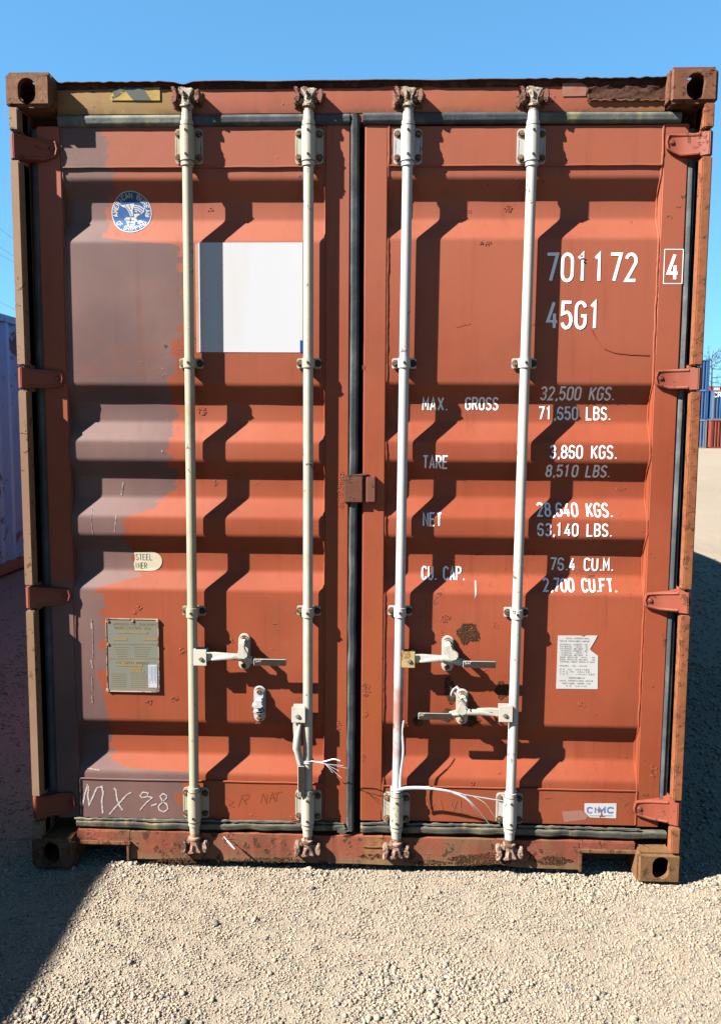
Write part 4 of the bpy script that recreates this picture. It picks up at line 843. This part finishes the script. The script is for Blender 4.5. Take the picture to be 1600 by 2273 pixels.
for px, py, rx, ry, n in ((1036, 1409, 23, 24, 700), (999, 1534, 13, 26, 420), (1114, 1533, 14, 19, 360), (995, 1588, 17, 13, 260), (926, 1600, 12, 11, 160), (1044, 1600, 20, 14, 300)): crust(px, py, rx, ry, n, M_mud, dR, fR, (.0012, .0032), 'mud_nest')
for px, py, rx, ry, n in ((1065, 1902, 70, 12, 700), (950, 1908, 40, 6, 200), (1225, 1905, 40, 11, 400), (420, 1905, 90, 7, 300), (600, 1903, 80, 7, 220), (830, 1895, 30, 6, 60)): crust(px, py, rx, ry, n, M_mud, root, lambda z: SY, (.001, .0032), 'dried_mud')
crust(760, 1838, 8, 6, 40, M_rubs, root, lambda z: .045, (.003, .007), 'sealant_lump')

# ================================================================== THINGS TIED TO IT
def strapm(pts, wd, th=.0012, seg=40):
    m = MB(); P = [Vector(p) for p in pts]
    Q = []
    for i in range(len(P)-1):
        for u in np.linspace(0, 1, 7)[:-1]:
            p0, p1, p2, p3 = P[max(i-1, 0)], P[i], P[i+1], P[min(i+2, len(P)-1)]
            Q.append(.5*((2*p1)+(p2-p0)*u+(2*p0-5*p1+4*p2-p3)*u*u+(3*p1-p0-3*p2+p3)*u**3))
    Q.append(P[-1]); return Q
def loc(px, py, Y): x, z = A(px, py, Y); return (x, Y, z)
m = MB()
main = strapm([loc(884, 1754, .005), loc(905, 1750, .004), loc(945, 1750, -.005), (loc(985, 1755, -.012)), loc(1020, 1763, -.01), loc(1060, 1770, .0), loc(1116, 1779, .008)], .008)
m.tube(main, [.0068]*14+[.0048]*(len(main)-26)+[.0028]*12, 8, squash=.35)
m.tube(strapm([loc(1005, 1760, -.012), loc(1035, 1774, -.015), loc(1062, 1800, -.01), loc(1088, 1833, .01)], 1), [.0036]*10+[.0018]*9, 6, squash=.5)
m.tube(strapm([loc(1050, 1768, -.004), loc(1078, 1785, -.01), loc(1098, 1815, .0), loc(1108, 1822, .02)], 1), .0010, 5)
m.tube(strapm([loc(1030, 1765, -.01), loc(1048, 1790, -.02), loc(1060, 1806, -.01)], 1), .0009, 5)
for dz in (-.006, .0, .006): m.tube([(barX[2](A(884, 1752, .03)[1])+.022*math.cos(a), BY+.022*math.sin(a), A(884, 1752, .03)[1]+dz*math.cos(a*2)) for a in np.linspace(0, 6.283, 22)], .003, 6)
m.tube(strapm([loc(896, 1600, .012), loc(893, 1625, .006), loc(895, 1670, .01), loc(889, 1720, .012), loc(888, 1750, .008)], 1), [.003]*8+[.0045]*17, 6, squash=.4)
m.done('plastic_strap', M_strap, None, 'long white plastic strap tied between the third and fourth locking bars', 'strap')
m = MB(); zt = A(683, 1690, .03)[1]; xb_ = barX[1](zt)
for dz in (-.003, .003): m.tube([(xb_+.0205*math.cos(a), BY+.0205*math.sin(a), zt+dz) for a in np.linspace(0, 6.283, 22)], .0026, 6)
m.tube(strapm([loc(690, 1690, .01), loc(715, 1692, .0), loc(740, 1686, -.01), loc(755, 1690, -.02)], 1), [.0022]*6+[.0026]*13, 6, squash=.5)
for e in ((770, 1706, -.01), (758, 1728, -.03), (762, 1700, -.02), (738, 1716, -.02), (752, 1712, -.03)): m.tube(strapm([loc(692, 1691, .01), loc(720, 1696, -.005), loc(*e)], 1), .0006, 5)
m.done('plastic_tie', M_strap, None, 'frayed white plastic tie knotted round the second locking bar', 'tie')
m = MB(); m.tube(strapm([loc(1014, 1526, .0), loc(1006, 1532, -.01), loc(1002, 1542, -.01), loc(1006, 1548, -.002)], 1), [.004, .005]*9+[.004], 6, squash=.6)
m.tube(strapm([loc(1006, 1534, -.008), loc(1020, 1552, -.012), loc(1038, 1574, -.006)], 1), .0024, 6); m.tube([loc(1012, 1524, -.004), loc(1018, 1530, -.008)], .0045, 6)
m.done('cable_seal', M_strap, None, 'bent white cable seal stuck in the lower right handle catch', 'seal')
m = MB(); m.tube(strapm([loc(497, 1858, .03), loc(505, 1868, .02), loc(521, 1886, .005)], 1), [.0016]*6+[.0035, .004, .004, .004, .0035, .0025, .002], 6, squash=.6); m.tube([loc(497, 1858, .03), loc(494, 1864, .044)], .001, 5)
m.done('plastic_sliver', M_strap, None, 'small white plastic sliver stuck to the sill under the left door', 'plastic sliver')

# ================================================================== NEIGHBOURS
M_blueC = worn('blue_container_paint', (.42, .95, 1.75), (.55, 1.0, 1.6), rust=(.22, .12, .12), rthr=.52, rsc=5, zone=1.0, zthr=.5, gamt=.45, grime=(.46, .60, .80), streak=.5)
M_railC = worn('rusty_container_rail', (.36, .20, .18), (.42, .24, .2), gamt=.4)
X_L = -4.12; b_ = link('blue_container', None, None, 'weathered blue container standing in the shade left of the red one', 'shipping container', loc=(X_L-1.2, -3.7, 0))
def part(m, name, mats, root_, **k):
    bmesh.ops.translate(m.bm, verts=m.bm.verts[:], vec=-Vector(root_.location)); return m.done(name, mats, root_, **k)
y0, y1 = -3.7, 8.49
m = MB(); corr_wall(m, X_L-.012, 1, y0+.17, y1-.17, .16, H-.06); part(m, 'side_wall', M_blueC, b_)
m = MB(); m.box(X_L-.06, X_L, y0+.17, y1-.17, H-.08, H, .004); part(m, 'top_rail', M_blueC, b_)
m = MB(); m.box(X_L-.06, X_L-.002, y0+.17, y1-.17, .035, .16, .004); part(m, 'bottom_rail', M_railC, b_)
m = MB(); m.box(X_L-2.43, X_L-.06, y0+.03, y1-.03, H-.05, H-.02); part(m, 'roof', M_blueC, b_)
m = MB(); m.box(X_L-2.40, X_L-.06, y1-.06, y1-.02, .1, H-.05); m.box(X_L-2.40, X_L-.06, y0+.02, y0+.06, .1, H-.05); part(m, 'end_wall', M_blueC, b_)
m = MB(); corr_wall(m, X_L-2.42, -1, y0+.17, y1-.17, .04, H-.06); part(m, 'side_wall', M_blueC, b_)
for yy in (y0, y1-.17):
    for xx in (X_L-.16, X_L-2.438):
        m = MB(); m.box(xx, xx+.16, yy, yy+.17, 0, .118, .008); m.box(xx, xx+.16, yy, yy+.17, H-.118, H, .008); m.box(xx+.01, xx+.15, yy+.02, yy+.15, .118, H-.118); part(m, 'corner_post', M_railC, b_)
# background stacks
def bgc(name, x0, x1, Y, z0, h, mat, mfr, label, txt=None, tb=None, group=None):
    r = link(name, None, None, label, 'shipping container', group, loc=((x0+x1)/2, Y, z0)); z1 = z0+h
    m = MB(); x = x0+.16; prev = None
    while x < x1-.16:
        for dx, d in ((0, 0), (.07, 0), (.14, .04), (.21, .04), (.28, 0)):
            xx = min(x+dx, x1-.16); a = m.bm.verts.new((xx, Y+.02+d, z0+.1)); b = m.bm.verts.new((xx, Y+.02+d, z1-.1))
            if prev and xx > prev[2]+1e-6: m.bm.faces.new((prev[0], a, b, prev[1]))
            prev = (a, b, xx)
        x += .28
    part(m, 'side_wall', mat, r)
    m = MB(); m.box(x0, x1, Y+.06, Y+2.43, z0+.12, z1-.02); part(m, 'body', mat, r)
    for xx in (x0, x1-.16):
        m = MB(); m.box(xx+.005, xx+.155, Y+.005, Y+.17, z0+.12, z1-.12, .01); m.box(xx, xx+.16, Y, Y+.178, z0+.004, z0+.118, .01); m.box(xx, xx+.16, Y, Y+.178, z1-.118, z1-.004, .01); part(m, 'corner_post', mfr, r)
    for za, zb_ in ((z0+.01, z0+.12), (z1-.12, z1-.02)):
        m = MB(); m.box(x0+.16, x1-.16, Y+.006, Y+.06, za, zb_); part(m, 'rail', mfr, r)
    if txt:
        bm = bmesh.new(); text(bm, txt, tb[0], tb[1], tb[2], tb[3], (tb[3]-tb[2])*.24)
        for v in bm.verts: v.co.y += Y+.012; v.co -= Vector(r.location)
        me = bpy.data.meshes.new('l'); bm.to_mesh(me); bm.free(); me.materials.append(M_letter); link('lettering', me, r)
    return r
M_b1 = worn('bg_blue', (.05, .15, .36), (.06, .17, .40), zthr=.7, gamt=.1); M_b2 = worn('bg_blue_pale', (.12, .20, .38), (.16, .24, .42), zthr=.7, gamt=.2)
M_b3 = worn('bg_red', (.38, .085, .06), (.32, .075, .05), zthr=.7, gamt=.2); M_b4 = worn('bg_magenta', (.42, .04, .12), (.36, .04, .1), zthr=.7, gamt=.1)
M_grey = flat('bg_grey_post', (.32, .30, .30)); YB = 76.
xs_ = A(1571, 994, YB)[0]; gnd = 0
z1_, z2_, z3_ = A(1580, 932, YB)[1], A(1580, 866, YB)[1], A(1565, 798, YB)[1]
hh = z1_; 
bgc('stacked_container', xs_-12.35, xs_-.16, YB, 0, hh, M_b2, M_grey, 'pale blue container at the bottom of the far left stack, beside the red one', group=None)
bgc('stacked_container', xs_-12.35, xs_-.16, YB, z1_, z2_-z1_, M_b1, M_b1, 'blue container in the middle of the far left stack')
bgc('stacked_container', xs_-12.35, xs_-.16, YB, z2_, z3_-z2_, M_b1, M_b1, 'blue container on top of the far left stack, against the sky')
bgc('stacked_container', xs_, xs_+12.19, YB-.5, 0, hh, M_b3, M_b3, 'red container at the bottom of the far right stack')
a = A(1581, 871, YB); b = A(1600, 881, YB)
bgc('stacked_container', xs_+.05, xs_+12.24, YB-.5, z1_, z2_-z1_, M_b1, M_grey, 'blue container with white letters, standing on the red one', 'CRONOS', (a[0], a[0]+(b[0]-a[0])*2.6, b[1], a[1]))
YC = 111.; xm = A(1581, 870, YC)[0]; zm = A(1590, 857, YC)[1]
M_b5 = M_b2
for k in range(2): bgc('stacked_container', xm, xm+12.19, YC, k*(zm-2.6)/2, (zm-2.6)/2, (M_b3, M_b1)[k], M_grey, ('red container far behind, hidden under a blue and a magenta one', 'blue container far behind, hidden under the magenta one')[k])
a = A(1583, 859.5, YC); b = A(1596, 865.5, YC)
bgc('stacked_container', xm, xm+12.19, YC, zm-2.6, 2.6, M_b4, M_b4, 'magenta container showing just above the blue one with white letters', 'ANN', (a[0], b[0], b[1], a[1]))
# thin tree behind the stacks
YTR = 92.; tr = link('thin_tree', None, None, 'thin nearly bare tree rising behind the far container stacks', 'tree', loc=(A(1579, 870, YTR)[0], YTR, 0))
def tp(px, py, dy=0): x, z = A(px, py, YTR); return Vector((x, YTR+dy, z))
m = MB(); ml = MB(); tb_ = tr.location
trunk = [Vector(tb_), tp(1580, 930), tp(1579, 850), tp(1580, 822), tp(1579, 800), tp(1582, 785), tp(1584, 776)]
m.tube([p-tb_ for p in trunk], [.14, .12, .09, .07, .05, .035, .015], 8); part_t = m.done('trunk', flat('bark', (.10, .075, .055)), tr)
m = MB(); tips = []
for s0, s1, s2 in (((1580, 822), (1588, 812), (1606, 812)), ((1579, 806), (1586, 798), (1590, 788)), ((1580, 818), (1595, 820), (1612, 818)), ((1580, 838), (1592, 838), (1608, 836)), ((1578, 800), (1572, 793), (1568, 784)), ((1579, 850), (1592, 848), (1606, 852)), ((1586, 798), (1594, 794), (1600, 790)), ((1582, 790), (1588, 782), (1592, 780)), ((1579, 812), (1590, 805), (1597, 798)), ((1578, 830), (1570, 822), (1562, 818)), ((1578, 815), (1568, 806), (1560, 800)), ((1578, 860), (1566, 850), (1556, 846))):
    pts = [tp(*s0), tp(*s1, random.uniform(-.5, .5)), tp(*s2, random.uniform(-1, 1))]; m.tube([p-tb_ for p in pts], [.045, .03, .012], 6)
    for k in range(4):
        p = pts[1].lerp(pts[2], random.random()); q_ = p+Vector((random.uniform(-.3, .6), random.uniform(-.5, .5), random.uniform(-.1, .7))); m.tube([p-tb_, q_-tb_], [.015, .006], 4); tips += [q_]
    tips += pts[1:]
part_c = m.done('branches', flat('twig', (.12, .09, .06)), tr)
for p in tips:
    for k in range(7):
        c = p-tb_+Vector([random.gauss(0, .09) for _ in range(3)]); u_ = Vector([random.gauss(0, 1) for _ in range(3)]).normalized()*.06; v_ = u_.cross(Vector([random.gauss(0, 1) for _ in range(3)])).normalized()*.04
        ml.bm.faces.new([ml.bm.verts.new(c+s) for s in (u_, v_, -u_, -v_)])
ml.done('leaves', flat('leaf', (.06, .08, .04)), tr)
# overhead wires
M_wire = flat('wire', (.10, .11, .12))
for k, (a, b, lab) in enumerate((((0, 507), (25, 526), 'uppermost overhead wire in the sky left of the container'), ((0, 548), (27, 566), 'second overhead wire from the top, left of the container'), ((0, 564), (28, 580), 'third overhead wire from the top, just under the second'), ((0, 670), (32, 686), 'lowest overhead wire, just above the blue container'))):
    Yw = 40+k*1.2; p, q_ = Vector(loc(*a, Yw)), Vector(loc(*b, Yw)); d = (q_-p); m = MB()
    m.tube([p+d*u-Vector((0, 0, -.0)) for u in np.linspace(-6, 6, 20)], .0085, 6); m.done('power_line', M_wire, None, lab, 'overhead wire', 'overhead wires left of the container')

# ================================================================== GROUND
t = T('gravel_ground'); c = t.mix(t.ramp(t.noise(.8, 6), .35, .65), sc((.46, .37, .26)), sc((.40, .32, .235)))
c = t.mix(t.ramp(t.vor(95, 'F1', 'Distance'), .1, .7, .0, .45), c, sc((.50, .43, .34)))
cc = t.n('TexVoronoi', {'Vector': t.P, 'Scale': 85}).outputs['Color']; sp = t.n('SeparateXYZ', {0: cc})
c = t.mix(t.ramp(sp.outputs[0], .80, .95, 0, .75), c, sc((.20, .19, .18))); c = t.mix(t.ramp(sp.outputs[1], .85, .98, 0, .7), c, sc((.46, .30, .22)))
c = t.mix(t.ramp(t.noise(.08, 4), .4, .7, 0, .5), c, sc((.50, .42, .34)))
gx = t.n('SeparateXYZ', {0: t.P}); lf = t.ma('MULTIPLY', t.ramp(gx.outputs[0], -1.0, -1.7), t.ramp(gx.outputs[1], .2, 1.6)); c = t.mix(t.ma('MULTIPLY', lf, .8), c, sc((.62, .38, .38)))
h = t.ma('ADD', t.ma('MULTIPLY', t.vor(230, 'F1'), -.7), t.ma('ADD', t.ma('MULTIPLY', t.vor(120, 'F1'), -.7), t.ma('MULTIPLY', t.noise(20, 10, .75), .7)))
M_gr = t.out(c, .95, t.bump(h, .9, .003), spec=.1)
def hgt(x, y): return .016*noise.noise(Vector((x*.9, y*.9, 3)))+.007*noise.noise(Vector((x*4, y*4, 1)))+.003*noise.noise(Vector((x*13, y*13, 1)))-.006
bm = bmesh.new(); X_ = np.concatenate([[-3000, -300, -40, -12], np.linspace(-6, 7, 200), [14, 40, 120, 300, 3000]]); Y_ = np.concatenate([[-3000, -40, -9], np.linspace(-3.2, 9, 200), [14, 25, 60, 100, 300, 4000]])
gv = [[bm.verts.new((x, y, hgt(x, y) if -6 <= x <= 7 and -3.2 <= y <= 9 else -.006)) for x in X_] for y in Y_]
for i in range(len(Y_)-1):
    for k in range(len(X_)-1): bm.faces.new((gv[i][k], gv[i][k+1], gv[i+1][k+1], gv[i+1][k]))
me = bpy.data.meshes.new('ground'); bm.to_mesh(me); bm.free(); me.materials.append(M_gr); link('ground', me, kind='structure')
for p in me.polygons: p.use_smooth = True
# loose stones as real geometry
def stones(groups):
    rng = np.random.default_rng(5); V = []; F = []; C = []; off = 0
    b = bmesh.new(); bmesh.ops.create_icosphere(b, subdivisions=1, radius=1); b.verts.ensure_lookup_table()
    bv = np.array([v.co[:] for v in b.verts]); bf = np.array([[v.index for v in f.verts] for f in b.faces]); b.free()
    for (n, x0, x1, y0, y1, s0, s1, clump) in groups:
        k = n*3 if clump else n; xy = np.stack([rng.uniform(x0, x1, k), rng.uniform(y0, y1, k)], 1)
        if clump:
            d = np.array([noise.noise(Vector((p[0]*1.6, p[1]*1.6, 11))) for p in xy]); xy = xy[d > clump*.1+rng.normal(0, .10, k)][:n]
        k = len(xy); s = s0*(s1/s0)**(rng.random(k)**2.2); z = np.array([hgt(*p) if -6 <= p[0] <= 7 and -3.2 <= p[1] <= 9 else -.006 for p in xy])
        v = bv[None]*(1+rng.uniform(-.28, .28, (k, len(bv), 1))); v = v*(s[:, None, None]*np.stack([rng.uniform(.7, 1.35, k), rng.uniform(.7, 1.25, k), rng.uniform(.55, 1.05, k)], 1)[:, None])
        a = rng.uniform(0, 6.28, k); ca, sa = np.cos(a)[:, None], np.sin(a)[:, None]; x, y = v[..., 0]*ca-v[..., 1]*sa, v[..., 0]*sa+v[..., 1]*ca
        v = np.stack([x+xy[:, :1], y+xy[:, 1:], v[..., 2]+(z+s*.38)[:, None]], 2); V.append(v.reshape(-1, 3))
        F.append((bf[None]+(off+np.arange(k)*len(bv))[:, None, None]).reshape(-1, 3)); off += k*len(bv); C.append(np.repeat(rng.random(k), len(bf)))
    V = np.concatenate(V).astype('f4'); F = np.concatenate(F).astype('i4'); C = np.concatenate(C).astype('f4')
    me = bpy.data.meshes.new('gravel'); me.vertices.add(len(V)); me.vertices.foreach_set('co', V.ravel()); me.loops.add(F.size); me.loops.foreach_set('vertex_index', F.ravel())
    me.polygons.add(len(F)); me.polygons.foreach_set('loop_start', np.arange(0, F.size, 3, dtype='i4')); me.update(calc_edges=True)
    at = me.attributes.new('tone', 'FLOAT', 'FACE'); at.data.foreach_set('value', C); return me
t = T('stones'); at = t.n('Attribute', None, attribute_name='tone'); cr = t.n('ValToRGB', {0: at.outputs['Fac']}); R = cr.color_ramp; R.interpolation = 'CONSTANT'
pal = [(0, (.54, .43, .30)), (.26, (.58, .48, .36)), (.44, (.46, .37, .27)), (.57, (.56, .40, .29)), (.68, (.62, .53, .43)), (.78, (.36, .33, .30)), (.87, (.22, .22, .22)), (.92, (.42, .27, .20)), (.95, (.12, .12, .13))]
pal = [(p, sc(c)) for p, c in pal]; R.elements[0].position = 0; R.elements[0].color = (*pal[0][1], 1); R.elements[1].position = pal[1][0]; R.elements[1].color = (*pal[1][1], 1)
for p, c in pal[2:]: e = R.elements.new(p); e.color = (*c, 1)
M_st = t.out(t.mix(t.ramp(t.noise(150, 3), .3, .7, 0, .3), cr.outputs[0], sc((.58, .48, .37))), .95, spec=.2)
me = stones([(120000, -1.9, 1.95, -1.15, .25, .0017, .0050, 0), (26000, -1.8, 1.9, -1.15, .2, .0026, .0068, .6), (3200, -1.8, 1.9, -1.15, .2, .0045, .0115, .8), (420, -1.8, 1.9, -1.15, .2, .005, .011, 0), (4500, -2.6, -1.1, .2, 3, .004, .010, 0), (9000, 1.1, 3., .1, 3, .004, .012, 0), (1500, -4.1, -1.3, 2, 7, .006, .014, 0), (5000, 1.3, 4.4, 2.5, 8, .006, .016, 0)])
me.materials.append(M_st); link('gravel', me, None, 'loose pale gravel scattered over the ground', 'gravel', None, 'stuff')
